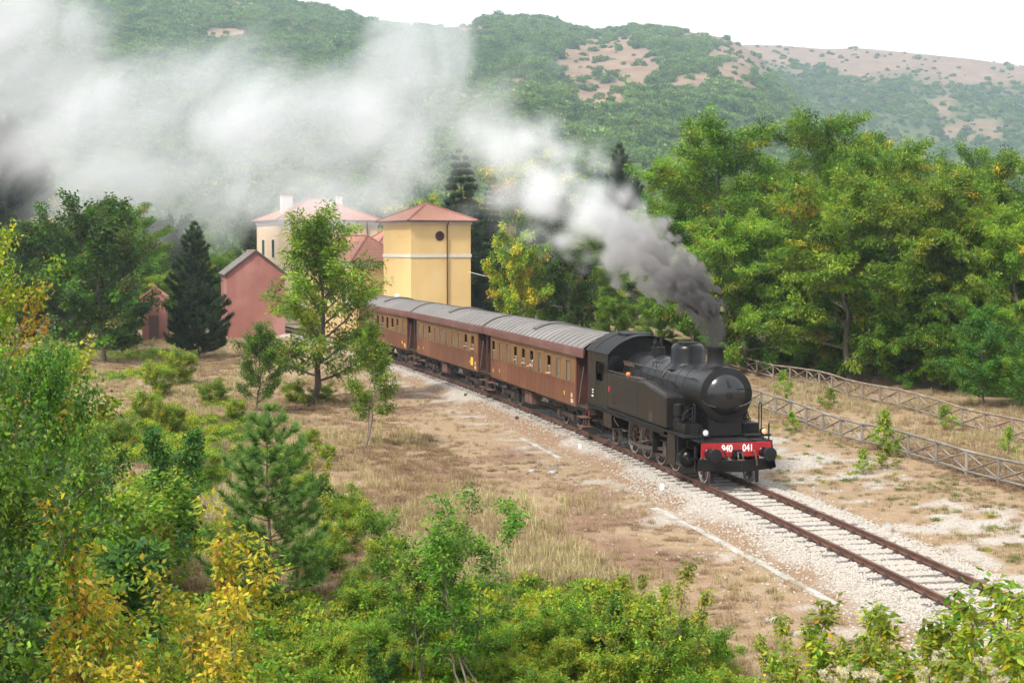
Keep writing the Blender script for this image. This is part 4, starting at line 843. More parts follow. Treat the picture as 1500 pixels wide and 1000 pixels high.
    for k in range(9):
        y = -6.2+1.5*k
        for sd in (-1, 1): pt('bench', MB().box(*sorted((sd*.45, sd*1.3)), y-.02, y+.02, 1.5, 2.05).box(*sorted((sd*.45, sd*1.3)), y-.4, y+.4, 1.5, 1.54), 'interior')
    return c
marks = [(-6.62, -6.42, 1.42, 'cream'), (-5.52, -5.44, 1.42, 'yellow'), (6.5, 6.6, 1.35, 'yellow'), (5.25, 5.33, 1.42, 'yellow'), (-6.7, -6.4, 1.2, 'cream')]
C1, C2, C3 = 21.12, 37.82, 54.52
coach(C1, 'brown passenger coach coupled directly behind the steam engine', 'cchchhhcch', marks, [], True)
coach(C2, 'brown passenger coach with yellow square sign, between two other coaches', 'hhccccchcc', marks, [(-6.1, -5.68, 1.35, 1.75)], False)
coach(C3, 'brown passenger coach at the tail, partly behind the slender leafy trees', 'choohocccc', [(-6.6, -6.3, 1.3, 'yellow'), (-5.9, -5.7, 1.4, 'yellow')] + marks[2:], [], False)

# ------------------------------------------------------------------ passengers at the windows
def person_mesh():
    bm = bmesh.new(); lay = bm.verts.layers.skin.verify()
    V = {}
    def v(n, co, r, par=None):
        x = bm.verts.new(co); x[lay].radius = (r, r) if not hasattr(r, '__len__') else r; V[n] = x
        if par: bm.edges.new((V[par], x))
    v('pelvis', (0, 0, .93), (.15, .11)); v('waist', (0, 0, 1.08), (.135, .10), 'pelvis'); v('chest', (0, .0, 1.28), (.16, .115), 'waist'); v('collar', (0, 0, 1.41), (.10, .08), 'chest')
    v('neck', (-.01, 0, 1.48), .055, 'collar'); v('jaw', (-.03, 0, 1.545), (.066, .07), 'neck'); v('skull', (-.01, 0, 1.64), (.085, .075), 'jaw'); v('top', (-.005, 0, 1.71), (.06, .055), 'skull'); v('nose', (-.115, 0, 1.61), .018, 'skull')
    for sd, k in ((-1, 'a'), (1, 'b')):
        v('hip'+k, (0, sd*.1, .88), .095, 'pelvis'); v('knee'+k, (-.03, sd*.11, .48), .062, 'hip'+k); v('ank'+k, (.02, sd*.11, .09), .042, 'knee'+k); v('toe'+k, (-.15, sd*.12, .04), .038, 'ank'+k)
        v('sh'+k, (0, sd*.18, 1.37), .07, 'collar'); v('el'+k, (-.10, sd*.24, 1.12), .047, 'sh'+k); v('wr'+k, (-.30, sd*.15, 1.07), .032, 'el'+k); v('palm'+k, (-.37, sd*.13, 1.06), (.04, .02), 'wr'+k)
        for q in range(4): v('f%d%s' % (q, k), (-.42, sd*.13+(q-1.5)*.02, 1.06), .009, 'palm'+k); v('g%d%s' % (q, k), (-.46+.006*abs(q-1.4), sd*.13+(q-1.5)*.022, 1.045), .008, 'f%d%s' % (q, k))
        v('th'+k, (-.385, sd*.085, 1.06), .01, 'palm'+k); v('ti'+k, (-.42, sd*.07, 1.055), .009, 'th'+k)
    V['pelvis'][lay].use_root = True
    me = bpy.data.meshes.new('person_cage'); bm.to_mesh(me); bm.free()
    ob = bpy.data.objects.new('person_cage', me); COL.objects.link(ob)
    ob.modifiers.new('skin', 'SKIN'); sb_ = ob.modifiers.new('sub', 'SUBSURF'); sb_.levels = 1; sb_.render_levels = 1
    dg = bpy.context.evaluated_depsgraph_get(); out = bpy.data.meshes.new_from_object(ob.evaluated_get(dg)); bpy.data.objects.remove(ob)
    return out
SKIN = mat('skin', (.5, .27, .18), (.45, .24, .16), 5, .5)
def hair_mesh(m):
    mb = MB().lathe([(.088, 1.60), (.096, 1.66), (.085, 1.72), (.05, 1.755), (0, 1.765)], (.006, 0, 0), 'z', 14, caps=False)
    return mb.mesh('hair', m, 60)
pm0 = person_mesh()
def person(sc, y, shirt, hair, label, lean=0., zoff=0., turn=0.):
    me = pm0.copy(); me.materials.clear()
    for m in (SKIN, mat('shirt', shirt, None, 8, .8), mat('trousers', (.05, .06, .1), None, 6, .85)): me.materials.append(m)
    for f in me.polygons:
        c = f.center; f.material_index = 0 if (c.z > 1.46 or c.x < -.27 and c.z > .9) else (1 if c.z > .95 else 2); f.use_smooth = True
    p = P(sc, 0, 0); a = path(sc)[2]
    o = link('person', me); loc = p + Vector((math.cos(a), math.sin(a), 0))*(-1.03-lean) + Vector((-math.sin(a), math.cos(a), 0))*y
    o.location = (loc.x, loc.y, 1.18+zoff); o.rotation_euler = (0, 0, a+turn)
    tag(o, label, 'person', 'passengers at the coach windows')
    link('hair', hair_mesh(mat('hair', hair, None, 20, .7)), o)
WY = [-6.0+1.385*i for i in range(10)]
person(C1, WY[2], (.75, .72, .7), (.1, .06, .04), 'passenger in pale shirt at the window two from the coach end beside the engine cab', .04, -.12)
person(C1, WY[4]+.1, (.7, .7, .74), (.03, .02, .02), 'passenger in whitish shirt leaning at the middle window of the coach behind the engine', .1, -.05, .3)
person(C1, WY[5], (.45, .6, .8), (.05, .03, .02), 'passenger in light blue shirt at a half open window of the coach behind the engine', .02, -.02)
person(C1, WY[6]+.08, (.6, .55, .5), (.04, .03, .02), 'passenger in beige top at a half open window of the coach behind the engine', 0, .02, -.3)
person(C2, WY[0], (.65, .4, .35), (.06, .03, .02), 'passenger in salmon top at the window above the yellow square sign', .06, -.05)
person(C2, WY[1]+.1, (.7, .68, .66), (.03, .02, .02), 'passenger in off white top beside the salmon clad passenger', 0, 0.)
person(C3, WY[2], (.2, .25, .4), (.05, .03, .02), 'passenger in navy top inside the tail coach', 0, 0.)

# ------------------------------------------------------------------ station buildings
def uv_roof(mb_faces, name, m, parent, thick=.1):
    """roof of planar polygons, each with tile coordinates laid along its slope"""
    bm = bmesh.new(); uvl = bm.loops.layers.uv.new('UVMap')
    for poly in mb_faces:
        vs = [bm.verts.new(p) for p in poly]; f = bm.faces.new(vs); f.normal_update(); n = f.normal
        if n.z < 0: f.normal_flip(); f.normal_update(); n = f.normal
        h = Vector((-n.y, n.x, 0)); h = h.normalized() if h.length > 1e-5 else Vector((1, 0, 0)); u = n.cross(h)
        for l in f.loops: l[uvl].uv = (l.vert.co.dot(h), l.vert.co.dot(u))
    me = bpy.data.meshes.new(name); bm.to_mesh(me); bm.free(); me.materials.append(M[m])
    o = link(name, me, parent); md = o.modifiers.new('thick', 'SOLIDIFY'); md.thickness = thick; md.offset = -1
    return o
def hip_faces(x0, x1, y0, y1, z0, z1, ov=.4):
    a, b, c, d = x0-ov, x1+ov, y0-ov, y1+ov; w, l = (b-a)/2, (d-c)/2; k = min(w, l)
    r0 = ((a+k, c+k) if True else None); r1 = (b-k, d-k)
    A, B, C_, D = (a, c, z0), (b, c, z0), (b, d, z0), (a, d, z0)
    p, q = (a+k, c+k, z1), (b-k, d-k, z1)
    if abs(w-l) < 1e-6: t = ((a+b)/2, (c+d)/2, z1); return [[A, B, t], [B, C_, t], [C_, D, t], [D, A, t]]
    if w > l: return [[A, B, q, p], [C_, D, p, q], [B, C_, q], [D, A, p]]
    return [[A, B, p], [B, C_, q, p], [C_, D, q], [D, A, p, q]]
def ridge_caps(faces, parent, m='tiles'):
    mb = MB(); seen = {}
    for f in faces:
        for i in range(len(f)):
            k = tuple(sorted((tuple(np.round(f[i], 3)), tuple(np.round(f[(i+1) % len(f)], 3))))); seen[k] = seen.get(k, 0)+1
    for (a, b), n in seen.items():
        if n > 1: mb.tube([(a[0], a[1], a[2]+.01), (b[0], b[1], b[2]+.01)], .09, 6)
    if mb.v: uvm = mb.build('ridge_tiles', M['pinkwall'], parent, 30)
# tower
c0 = atY(602, 400, 118.); TA = R_(28)
tw = empty('water_tower', (c0.x, c0.y, g1(c0.x, c0.y)), TA, 'square yellow rendered tower with round window and tiled pyramid roof', 'tower')
W = 5.35; zb = -tw.location.z; W2 = 5.6   # local x along the wider face, y along the narrow face
def b_(name, mb, m, parent, **k): return mb.build(name, M[m], parent, **k)
EV = 9.42+zb; BD = 6.55+zb
b_('wall', MB().box(0, W, 0, W2, 0, EV), 'wall', tw)
b_('string_course', MB().box(-.06, W+.06, -.06, W2+.06, BD, BD+.25), 'trim', tw)
b_('cornice', MB().box(-.1, W+.1, -.1, W2+.1, EV-.22, EV).box(-.2, W+.2, -.2, W2+.2, EV, EV+.1), 'trim', tw)
rfs = hip_faces(0, W, 0, W, EV+.12, EV+1.55, .42); rfs = [[(p[0], p[1]*W2/W, p[2]) for p in f] for f in rfs]
o = uv_roof(rfs, 'roof', 'tiles', tw, .1); ridge_caps(rfs, o)
b_('gutter', MB().tube([(-.45, -.47, EV+.06), (W+.45, -.47, EV+.06)], .07, 8).tube([(-.47, -.45, EV+.06), (-.47, W2+.45, EV+.06)], .07, 8), 'downpipe', o)
b_('downpipe', MB().tube([(3.18, -.42, EV+.02), (3.18, -.12, EV-.4), (3.18, -.1, 0)], .06, 8), 'downpipe', tw)
oc = b_('round_window', MB().lathe([(.40, -.05), (.40, .02), (.33, .02), (.33, -.05)], (2.55, 0, BD+1.72), 'y', 24), 'downpipe', tw, smooth=30)
b_('pane', MB().lathe([(.36, -.02), (.36, .012)], (2.55, -.012, BD+1.72), 'y', 24), 'glassdark', oc)
b_('wall_vent', MB().box(-.03, -.01, 2.3, 2.45, EV-1.25, EV-.95), 'wall', tw)
b_('wall_sign', MB().box(-.05, -.012, 2.3, 3.1, 2.95+zb+.3, 3.25+zb+.3), 'white', tw)
# annex with hipped roof, joined to the tower's far side
def house(name, px, Y, ang, Lx, Ly, eave, ridge, label, wallm='wall', roofm='tiles', ov=.4, gable=False, cat='building'):
    c = atY(px, 400, Y); h = empty(name, (c.x, c.y, g1(c.x, c.y)), ang, label, cat); zb = -h.location.z
    e, r = eave+zb, ridge+zb
    if gable:
        b_('wall', MB().prism([(0, 0), (Lx, 0), (Lx, e), (Lx/2, r-.05), (0, e)], 0, Ly, 'y'), wallm, h)
        ks = (r-e)/(Lx/2); fs = [[(-ov, -ov*.4, e-ov*ks), (Lx/2, -ov*.4, r), (Lx/2, Ly+ov*.4, r), (-ov, Ly+ov*.4, e-ov*ks)], [(Lx/2, -ov*.4, r), (Lx+ov, -ov*.4, e-ov*ks), (Lx+ov, Ly+ov*.4, e-ov*ks), (Lx/2, Ly+ov*.4, r)]]
        fs = [[(p[0], p[1], p[2]+.04) for p in f] for f in fs]
    else:
        b_('wall', MB().box(0, Lx, 0, Ly, 0, e), wallm, h)
        b_('cornice', MB().box(-.1, Lx+.1, -.1, Ly+.1, e-.45, e-.1).box(-.22, Lx+.22, -.22, Ly+.22, e-.1, e), 'trim', h)
        fs = hip_faces(0, Lx, 0, Ly, e+.02, r, ov)
    o = uv_roof(fs, 'roof', roofm, h, .1); ridge_caps(fs, o)
    return h, o, zb
ax_, ro_, z_ = house('station_annex', 518, 124., TA, 4.4, 11., 6.15, 8.35, 'low yellow annex with terracotta hipped roof beside the square tower')
b_('downpipe', MB().tube([(4.3, -.12, 6.1+z_), (4.3, -.1, 0)], .05, 8), 'downpipe', ax_)
for i in range(2):
    w = b_('window', MB().box(-.03, .02, 1.6+3.2*i, 2.7+3.2*i, 2.6+z_, 4.3+z_), 'trim', ax_); b_('pane', MB().box(-.05, -.032, 1.72+3.2*i, 2.58+3.2*i, 2.7+z_, 4.2+z_), 'glassdark', w)
lk, rl_, z_ = house('station_passage', 540, 127., TA, 6.4, 7., 6.2, 8.9, 'terracotta roofed link block between the tower and the two storey station')
st, rs_, z_ = house('station_building', 409, 150., R_(24), 10.6, 9., 10.1, 12.4, 'two storey pale yellow station with white cornice and tiled hip roof in the smoke', 'palewall')
for i, yy_ in enumerate((1.6, 5.6)):
    for zz_ in (6.3, 2.4):
        w = b_('window', MB().box(-.05, .02, yy_-.12, yy_+1.12, zz_+z_-.1, zz_+1.9+z_), 'trim', st); b_('pane', MB().box(-.07, -.052, yy_, yy_+1., zz_+z_, zz_+1.8+z_), 'glassdark', w)
for i in range(3):
    for zz_ in (6.3, 2.4):
        w = b_('window', MB().box(1.3+3.2*i-.12, 2.3+3.2*i+.12, -.05, .02, zz_+z_-.1, zz_+1.9+z_), 'trim', st); b_('pane', MB().box(1.3+3.2*i, 2.3+3.2*i, -.07, -.052, zz_+z_, zz_+1.8+z_), 'glassdark', w)
b_('downpipe', MB().tube([(9.4, -.12, 9.9+z_), (9.4, -.1, 0)], .06, 8), 'downpipe', st)
for cx, cy_ in ((1.2, 3.2), (2.1, 4.4), (7.6, 4.5)):
    ch = b_('chimney_stack', MB().box(cx, cx+.6, cy_, cy_+.6, 10.6+z_, 12.75+z_), 'trim', rs_); b_('chimney_cap', MB().box(cx-.08, cx+.68, cy_-.08, cy_+.68, 12.75+z_, 12.9+z_), 'tiles', rs_)
# red goods shed
sh, so_, z_ = house('goods_shed', 333, 127., R_(14), 4.9, 11., 5.1, 7.0, 'faded red gabled goods shed with old grey tiled roof', 'pinkwall', 'oldtiles', .25, True, 'shed')
b_('verge_coping', MB().tube([(-.25, -.12, 4.97+z_), (2.45, -.12, 7.07+z_)], .09, 6).tube([(2.45, -.12, 7.07+z_), (5.15, -.12, 4.97+z_)], .09, 6), 'oldtiles', sh)
h2, o2, z_ = house('trackside_hut', 207, 122., R_(10), 1.9, 3., 3.3, 4.0, 'small pinkish hut with orange tiled roof among the trees', 'pinkwall', 'tiles', .2, True, 'hut')
d2 = b_('door', MB().box(.55, 1.35, -.05, -.005, 0, 2.1), 'rust', h2)
# long background shed under the trees behind the red gable
cb = empty('overhead_cable', atY(686, 398, 117), 0, 'thin pale cable slung from the yellow tower to the yellowing tree', 'cable')
e0 = atY(686, 398, 117); e1 = atY(736, 406, 103); b_('wire', MB().tube([(0, 0, 0), tuple((e1-e0)*.5-Vector((0, 0, .12))), tuple(e1-e0)], .022, 5), 'trim', cb)

# shelter by the far fence
sp_ = atY(868, 470, 104.); gs_ = g1(sp_.x, sp_.y)
slt = empty('picnic_shelter', (sp_.x, sp_.y, gs_), R_(14), 'open timber picnic shelter with pale flat roof on brown posts', 'shelter')
zt = 2.95-gs_
for i in range(3):
    for j in range(2): b_('post', MB().box(-.1+2.*i-2, .1+2.*i-2, -.1+2.6*j, .1+2.6*j, 0, zt), 'rust', slt, bevel=.01)
b_('roof_beam', MB().box(-2.3, 2.3, -.12, .12, zt, zt+.2).box(-2.3, 2.3, 2.48, 2.72, zt, zt+.2), 'rust', slt)
for i in range(14): b_('roof_board', MB().box(-2.6+.375*i, -2.6+.365+.375*i, -.6, 3.2, zt+.2, zt+.25), 'fence2', slt)

# ------------------------------------------------------------------ timber fences
def fence(name, pts, m, label, hgt, rng_, group='post and rail fences beside the path'):
    c0 = pts[0]; f = empty(name, (c0[0], c0[1], g1(*c0)), 0, label, 'fence', group)
    O = Vector(f.location); q = random.Random(rng_)
    G = [Vector((x, y, g1(x, y))) for x, y in pts]
    lean = [Vector((q.uniform(-.02, .02), q.uniform(-.02, .02), q.uniform(-.03, .03))) for _ in G]
    for g, l in zip(G, lean): b_('post', MB().tube([g-O-Vector((0, 0, .15)), g-O+Vector((0, 0, hgt+.05))+l], [.062, .055], 8), m, f, smooth=40)
    for i in range(len(G)-1):
        a, b = G[i]-O, G[i+1]-O; d = (b-a).normalized(); n = Vector((d.y, -d.x, 0))*.02
        top, bot = Vector((0, 0, hgt)), Vector((0, 0, .16))
        b_('top_rail', MB().tube([a+top+lean[i]-d*.06, b+top+lean[i+1]+d*.06], [.055, .05], 8), m, f, smooth=40)
        b_('bottom_rail', MB().tube([a+bot, b+bot], .048, 8), m, f, smooth=40)
        b_('brace', MB().tube([a+bot+n, b+top*.93+n], .034, 6), m, f, smooth=40)
        b_('brace', MB().tube([a+top*.93-n, b+bot-n], .034, 6), m, f, smooth=40)
def fpts(tab, s0, s1, step):
    out = []; s = s0
    while s > s1:
        t = np.interp(s, [a for a, b in tab], [b for a, b in tab]); p = P(s, float(t)); out.append((p.x, p.y)); s -= step
    return out
fence('timber_fence', fpts([(-12, 9.9), (0, 9.8), (8, 9.8), (14, 10.1), (20, 10.7), (26, 11.3), (40, 12.5)], 34, -9, 2.02), 'fence', 'grey timber fence with crossed braces beside the gravel next to the engine', .86, 1)
fence('timber_fence', fpts([(-10, 15.6), (0, 15.9), (13.5, 16.6), (20, 17.2), (24, 17.6), (30, 18.3), (35, 19.2), (42, 19.2), (60, 19)], 58, -8, 2.12), 'fence2', 'brownish timber fence with crossed braces along the foot of the green wood', .86, 2)
fb = [(atY(px, 480, y).x, y) for px, y in ((742, 112), (775, 111), (810, 110), (838, 109), (858, 108), (880, 107), (905, 106), (930, 105))]
fence('timber_fence', fb, 'fence2', 'pale timber fence beyond the coach roofs next to the picnic shelter', 1.5, 3)

# ------------------------------------------------------------------ small things beside the line
def slab(s0, s1, t0, t1):
    a, b = P(s0, t0), P(s1, t1); z = max(g1(a.x, a.y), g1(b.x, b.y)); d = (b-a).normalized(); n = Vector((d.y, -d.x, 0))*.105
    q = random.Random(int(s0*10)); mb = MB(); w = lambda v, zz: (v.x+q.uniform(-.05, .05), v.y+q.uniform(-.05, .05), zz+q.uniform(-.03, .015))
    mb.add([w(a-n, z-.15), w(b-n, z-.15), w(b+n, z-.15), w(a+n, z-.15), w(a-n, z+.05), w(b-n, z+.05), w(b+n, z+.05), w(a+n, z+.05)], [(0, 3, 2, 1), (4, 5, 6, 7), (0, 1, 5, 4), (1, 2, 6, 5), (2, 3, 7, 6), (3, 0, 4, 7)])
    return mb
ke = empty('platform_edging', P(0, -2.9, -.45), 0, 'broken line of whitish edging stones sunk in the dry grass', 'edging')
ko = Vector(ke.location); s = 16.6; q = random.Random(9)
while s > -12.6:
    L = q.uniform(.8, 1.25)
    if not (0.2 < s < 10.8) and not (-2.9 < s < -2.5) and not (-8.5 < s < -8.0):
        o = slab(s, s-L+.02, float(np.interp(s, [-12.5, -5, 0, 11, 16], [-2.56, -2.72, -2.9, -2.95, -2.92])), float(np.interp(s-L, [-12.5, -5, 0, 11, 16], [-2.56, -2.72, -2.9, -2.95, -2.92]))).build('edging_stone', M['kerb'], ke, bevel=.02)
        o.location = -ko
    s -= L
for s_, t_, lab in ((2.0, -1.9, 'short white marker post in the ballast opposite the engine cylinders'), (11.75, -1.85, 'short white marker post in the ballast opposite the engine cab')):
    p = P(s_, t_); o = MB().box(-.06, .06, -.05, .05, -.1, .30).prism([(-.06, .30), (.06, .30), (.03, .335), (-.03, .335)], -.05, .05, 'y').build('marker_post', M['post'], None, bevel=.008, loc=(p.x, p.y, -.42), rz=.2); tag(o, lab, 'marker post')
for s_, t_, lab in ((32., -1.7, 'short rusty iron stump opposite the yellow sign coach'), (21.5, -1.85, 'short rusty iron stump opposite the coach behind the engine')):
    p = P(s_, t_); o = MB().box(-.07, .07, -.03, .03, -.1, .30).box(-.03, .03, -.07, .07, -.1, .28).build('iron_stump', M['rust'], None, loc=(p.x, p.y, -.42), rz=.5); tag(o, lab, 'iron stump')
a = atY(1353, 906, 27.2); b = atY(1392, 940, 24.6)
rl = empty('iron_railing', (a.x, a.y, g1(a.x, a.y)), 0, 'low rusty iron handrail beside the track among yellow leaves', 'railing'); O = Vector(rl.location)
za = a.z
b_('handrail', MB().tube([a-O, b-O, b-O+(b-a)*.8], .022, 6), 'rust', rl)
for k in (0, .9, 1.7): p = a+(b-a)*k; b_('post', MB().tube([p-O, Vector((p.x, p.y, g1(p.x, p.y)-.1))-O], .024, 6), 'rust', rl)
# cars by the station
def car(px, Y, ang, paint, label):
    p = atY(px, 440, Y); z = max(g1(p.x, p.y), -.5); c = empty('parked_car', (p.x, p.y, z), ang, label, 'car', 'cars parked beyond the tower')
    pm = mat('car_paint', paint, None, 2, .25)
    prof = [(-2.05, .35), (-2.1, .75), (-1.75, .92), (-1.2, .97), (1.85, .97), (2.1, .85), (2.1, .35)]
    MB().prism(prof, -.84, .84, 'y').build('body', pm, c, 30, bevel=.06)
    cbp = [(-1.15, .96), (-.45, 1.42), (1.0, 1.45), (1.7, .96)]
    cb_ = MB().prism(cbp, -.70, .70, 'y').build('cabin', M['glassdark'], c, bevel=.05)
    MB().prism([(-.45, 1.425), (1.0, 1.455), (.95, 1.49), (-.4, 1.47)], -.66, .66, 'y').build('roof', pm, cb_, bevel=.02)
    for x in (-1.3, 1.3):
        for y in (-.78, .78): MB().lathe([(.2, -.1), (.31, -.09), (.31, .09), (.2, .1)], (x, y, .31), 'y', 16).build('wheel', M['black_matt'], c, 30)
    for y in (-.6, .6): MB().box(-2.13, -2.08, y-.16, y+.16, .62, .76).build('headlight', M['lens'], c)
car(697, 178, R_(70), (.5, .03, .03), 'red parked car beside the yellow tower under dark trees')
car(712, 174, R_(75), (.03, .03, .04), 'dark parked car beyond the red car')
car(756, 150, R_(20), (.7, .7, .7), 'white parked car glimpsed under the yellowing tree')

# ------------------------------------------------------------------ trees and shrubs
G1 = (.062, .132, .014); G2 = (.098, .188, .017); G3 = (.18, .255, .026); YG = (.26, .27, .025); YL = (.40, .29, .025); DG = (.032, .07, .014); OR = (.36, .17, .035); BG = (.05, .115, .03)
K_ = {}
def kind(name, f, *a, **k): K_[name] = (f, a, k, [])
LOC = dict(L=.25, W=.095, spread=.15, rise=.55, prof='round', tr=.2, nsub=9, flat=.9, horiz=.5)
kind('locust1', leafy, 'locust', 101, 62000, cols=[G1, G2, G3, YG, YL], wts=[3, 5, 4, .8, .06], Ht=15., bare=.16, Rc=5.2, nl=34, **LOC)
kind('locust2', leafy, 'locust', 102, 56000, cols=[G1, G2, G3, YG, YL], wts=[3, 5, 4, .8, .12], Ht=13., bare=.10, Rc=4.9, nl=30, **LOC)
kind('locust3', leafy, 'locust', 103, 46000, cols=[G2, G3, YG, YL], wts=[4, 5, .9, .15], Ht=10., bare=.06, Rc=4.6, nl=24, **LOC)
kind('locust4', leafy, 'locust', 104, 42000, cols=[G1, G2, G3, YG, OR], wts=[4, 5, 3, .6, .04], Ht=8., bare=.05, Rc=4.2, nl=20, **{**LOC, 'tr': .14})
kind('ailanthus', leafy, 'ailanthus', 111, 21000, .24, .085, cols=[G1, G2, G3, YG], wts=[1, 4, 6, 1.5], Ht=9.7, bare=.13, Rc=3.3, nl=26, rise=.95, prof='round', tr=.16, nsub=8, spread=.13, flat=.3, lean=.02)
kind('maple', leafy, 'maple', 121, 17000, .115, .095, cols=[G1, G2, BG, DG, G3], wts=[4, 3, 2, 1, .8], Ht=7., bare=.05, Rc=2.5, nl=26, rise=.6, prof='round', tr=.11, nsub=8, spread=.14)
kind('yellowmaple', leafy, 'maple', 122, 7000, .12, .10, cols=[G2, G3, YG, YL, OR], wts=[3, 4, 3, 1, .3], Ht=8., bare=.25, Rc=1.9, nl=16, rise=.9, prof='round', tr=.08, nsub=6, spread=.12, barkm='bark2')
kind('oak', leafy, 'oak', 123, 30000, .24, .18, cols=[DG, G1, (.06, .085, .022), (.10, .10, .03)], wts=[3, 4, 3, 1], Ht=10.5, bare=.08, Rc=4.0, nl=30, rise=.6, prof='round', tr=.2, nsub=8, spread=.16)
kind('yelloak', leafy, 'oak', 124, 26000, .24, .17, cols=[G2, G3, YG, YL, OR], wts=[2.5, 3, 3, 2, .4], Ht=9., bare=.08, Rc=3.8, nl=26, rise=.5, prof='round', tr=.16, nsub=8, spread=.16)
kind('small1', leafy, 'ash', 131, 13000, .13, .06, cols=[G1, BG, G2], wts=[4, 3, 3], Ht=4.4, bare=.12, Rc=1.5, nl=18, rise=.95, prof='round', tr=.05, nsub=7, spread=.14)
kind('small2', leafy, 'ash', 132, 9000, .14, .06, cols=[G1, G2, G3, YG], wts=[3, 4, 3, .8], Ht=5.1, bare=.28, Rc=1.55, nl=16, rise=.95, prof='round', tr=.07, stems=2, nsub=6, spread=.13, barkm='bark2')
kind('sapling', leafy, 'elm', 133, 7000, .085, .042, cols=[G1, G2, G3], wts=[4, 4, 1], Ht=4., bare=.30, Rc=1.3, nl=24, rise=1.05, prof='vase', tr=.035, stems=3, nsub=6, spread=.075, barkm='bark2')
kind('yellowshrub', leafy, 'dogwood', 141, 3600, .09, .045, cols=[YG, YL, (.42, .24, .05), G3, OR], wts=[2.5, 3, 4, 1.5, 1.8], Ht=5., bare=.10, Rc=.95, nl=34, rise=1.1, prof='cone', tr=.03, nsub=5, spread=.07, droop=.6)
kind('yellowshrub2', leafy, 'dogwood', 142, 6000, .09, .05, cols=[G3, YG, YL, (.36, .24, .04)], wts=[3, 4, 3, 1], Ht=4.6, bare=.05, Rc=1.5, nl=30, rise=1.0, prof='vase', tr=.03, stems=3, nsub=6, spread=.09, droop=.5)
kind('bush', leafy, 'bramble', 151, 9000, .085, .06, cols=[G1, G2, G3, YG, OR], wts=[2, 4, 5, 1.6, .12], Ht=1.7, bare=.02, Rc=1.5, nl=26, rise=.7, prof='flat', tr=.02, stems=4, nsub=6, spread=.16)
kind('bush2', leafy, 'bramble', 152, 8000, .09, .055, cols=[G2, G3, YG, YL], wts=[3, 4, 4, .8], Ht=1.6, bare=.02, Rc=1.3, nl=26, rise=.8, prof='vase', tr=.02, stems=5, nsub=6, spread=.15)
kind('bush3', leafy, 'bramble', 153, 7000, .085, .05, cols=[DG, G1, BG], wts=[3, 4, 3], Ht=2.2, bare=.03, Rc=1.0, nl=24, rise=.9, prof='cone', tr=.025, stems=2, nsub=6, spread=.13)
kind('sprig', leafy, 'dogwood', 161, 900, .075, .038, cols=[G2, G3, YG, YL], wts=[2, 4, 4, 1.5], Ht=2.4, bare=.12, Rc=.42, nl=18, rise=1.0, prof='cone', tr=.014, stems=2, nsub=3, spread=.06, droop=.5)
kind('weed', leafy, 'weed', 171, 900, .11, .05, cols=[G2, G3, YG], wts=[3, 4, 2], Ht=1.3, bare=.1, Rc=.5, nl=12, rise=.9, prof='cone', tr=.012, nsub=4, spread=.09)
PC = [(.08, .15, .03), (.11, .2, .04), (.15, .24, .05)]
kind('youngpine', pine, 'pine', 201, 4.4, 1.75, 11, 6, PC, nl=.17, dense=2.7, tr=.05, wid=.015, up=.4)
kind('darkpine', pine, 'pine', 202, 9.2, 3.0, 21, 8, [(.03, .052, .022), (.045, .07, .028)], nl=.3, dense=2.6, tr=.14, wid=.035, up=.28, bare=.04)
kind('spruce', pine, 'spruce', 203, 15., 4., 24, 8, [(.022, .04, .016), (.035, .055, .02)], nl=.34, dense=2.0, tr=.2, wid=.05, up=-.25, bare=.03)
PROTO_H = {}
def get(k):
    f, a, kw, c = K_[k]
    if not c:
        if f is leafy:
            nm, seed, n = a[0], a[1], a[2]; L_, W_ = (a[3], a[4]) if len(a) > 3 else (kw.pop('L'), kw.pop('W'))
            cols, wts = kw.pop('cols'), kw.pop('wts'); PROTO_H[k] = kw['Ht']; c.extend(leafy(nm, seed, n, L_, W_, cols, wts, **kw))
        else: PROTO_H[k] = a[2]; c.extend(pine(*a, **kw))
        co = np.empty(len(c[1].vertices)*3, np.float32); c[1].vertices.foreach_get('co', co); PROTO_H[k] = float(np.percentile(co[2::3], 99.6))
    return c
_rot = random.Random(77)
def plant(k, name, x, y, top, label, cat, group=None, wide=1., rz=None, sink=.05):
    tr_, cr = get(k); z = g1(x, y); h = max(top-z, .2); s = h/PROTO_H[k]
    o = empty(name, (x, y, z-sink), _rot.uniform(0, 6.28) if rz is None else rz, label, cat, group); o.scale = (s*wide, s*wide, s)
    link('trunk', tr_, o); link('crown', cr, o); return o
def tree(k, name, px, topy, Y, label, cat='tree', group=None, wide=1., rz=None):
    d = atY(px, topy, Y); return plant(k, name, d.x, Y, d.z, label, cat, group, wide, rz)
# left of the line
tree('maple', 'maple_tree', 48, 500, 25.5, 'big dense dark green maple thicket tree overhanging the slope', wide=.66)
tree('maple', 'maple_tree', -62, 585, 15.5, 'large leaved pale green maple branch tree at the slope edge', wide=.8)
tree('yellowmaple', 'maple_tree', 18, 335, 29, 'tall yellowing maple with thin pale trunk above the thicket', wide=.75)
tree('yellowmaple', 'maple_tree', 55, 500, 27.5, 'shorter yellow green maple against the dense dark maple thicket', wide=1.1)
tree('oak', 'oak_tree', 148, 288, 100, 'round dark green oak standing before the smoke')
tree('oak', 'oak_tree', 62, 322, 112, 'dark oak beside the round oak in the smoke edge', wide=1.1)
tree('small1', 'ash_tree', 178, 424, 108, 'small yellow green tree in front of the pinkish hut')
tree('darkpine', 'pine_tree', 288, 334, 104, 'dark bushy pine in front of the red goods shed', wide=.82)
tree('ailanthus', 'ailanthus_tree', 455, 306, 74.7, 'tall feathery bright green tree in front of the tail coach', rz=.4, wide=1.32)
tree('small1', 'ash_tree', 374, 470, 69.5, 'compact dark green small tree beside the tall feathery tree')
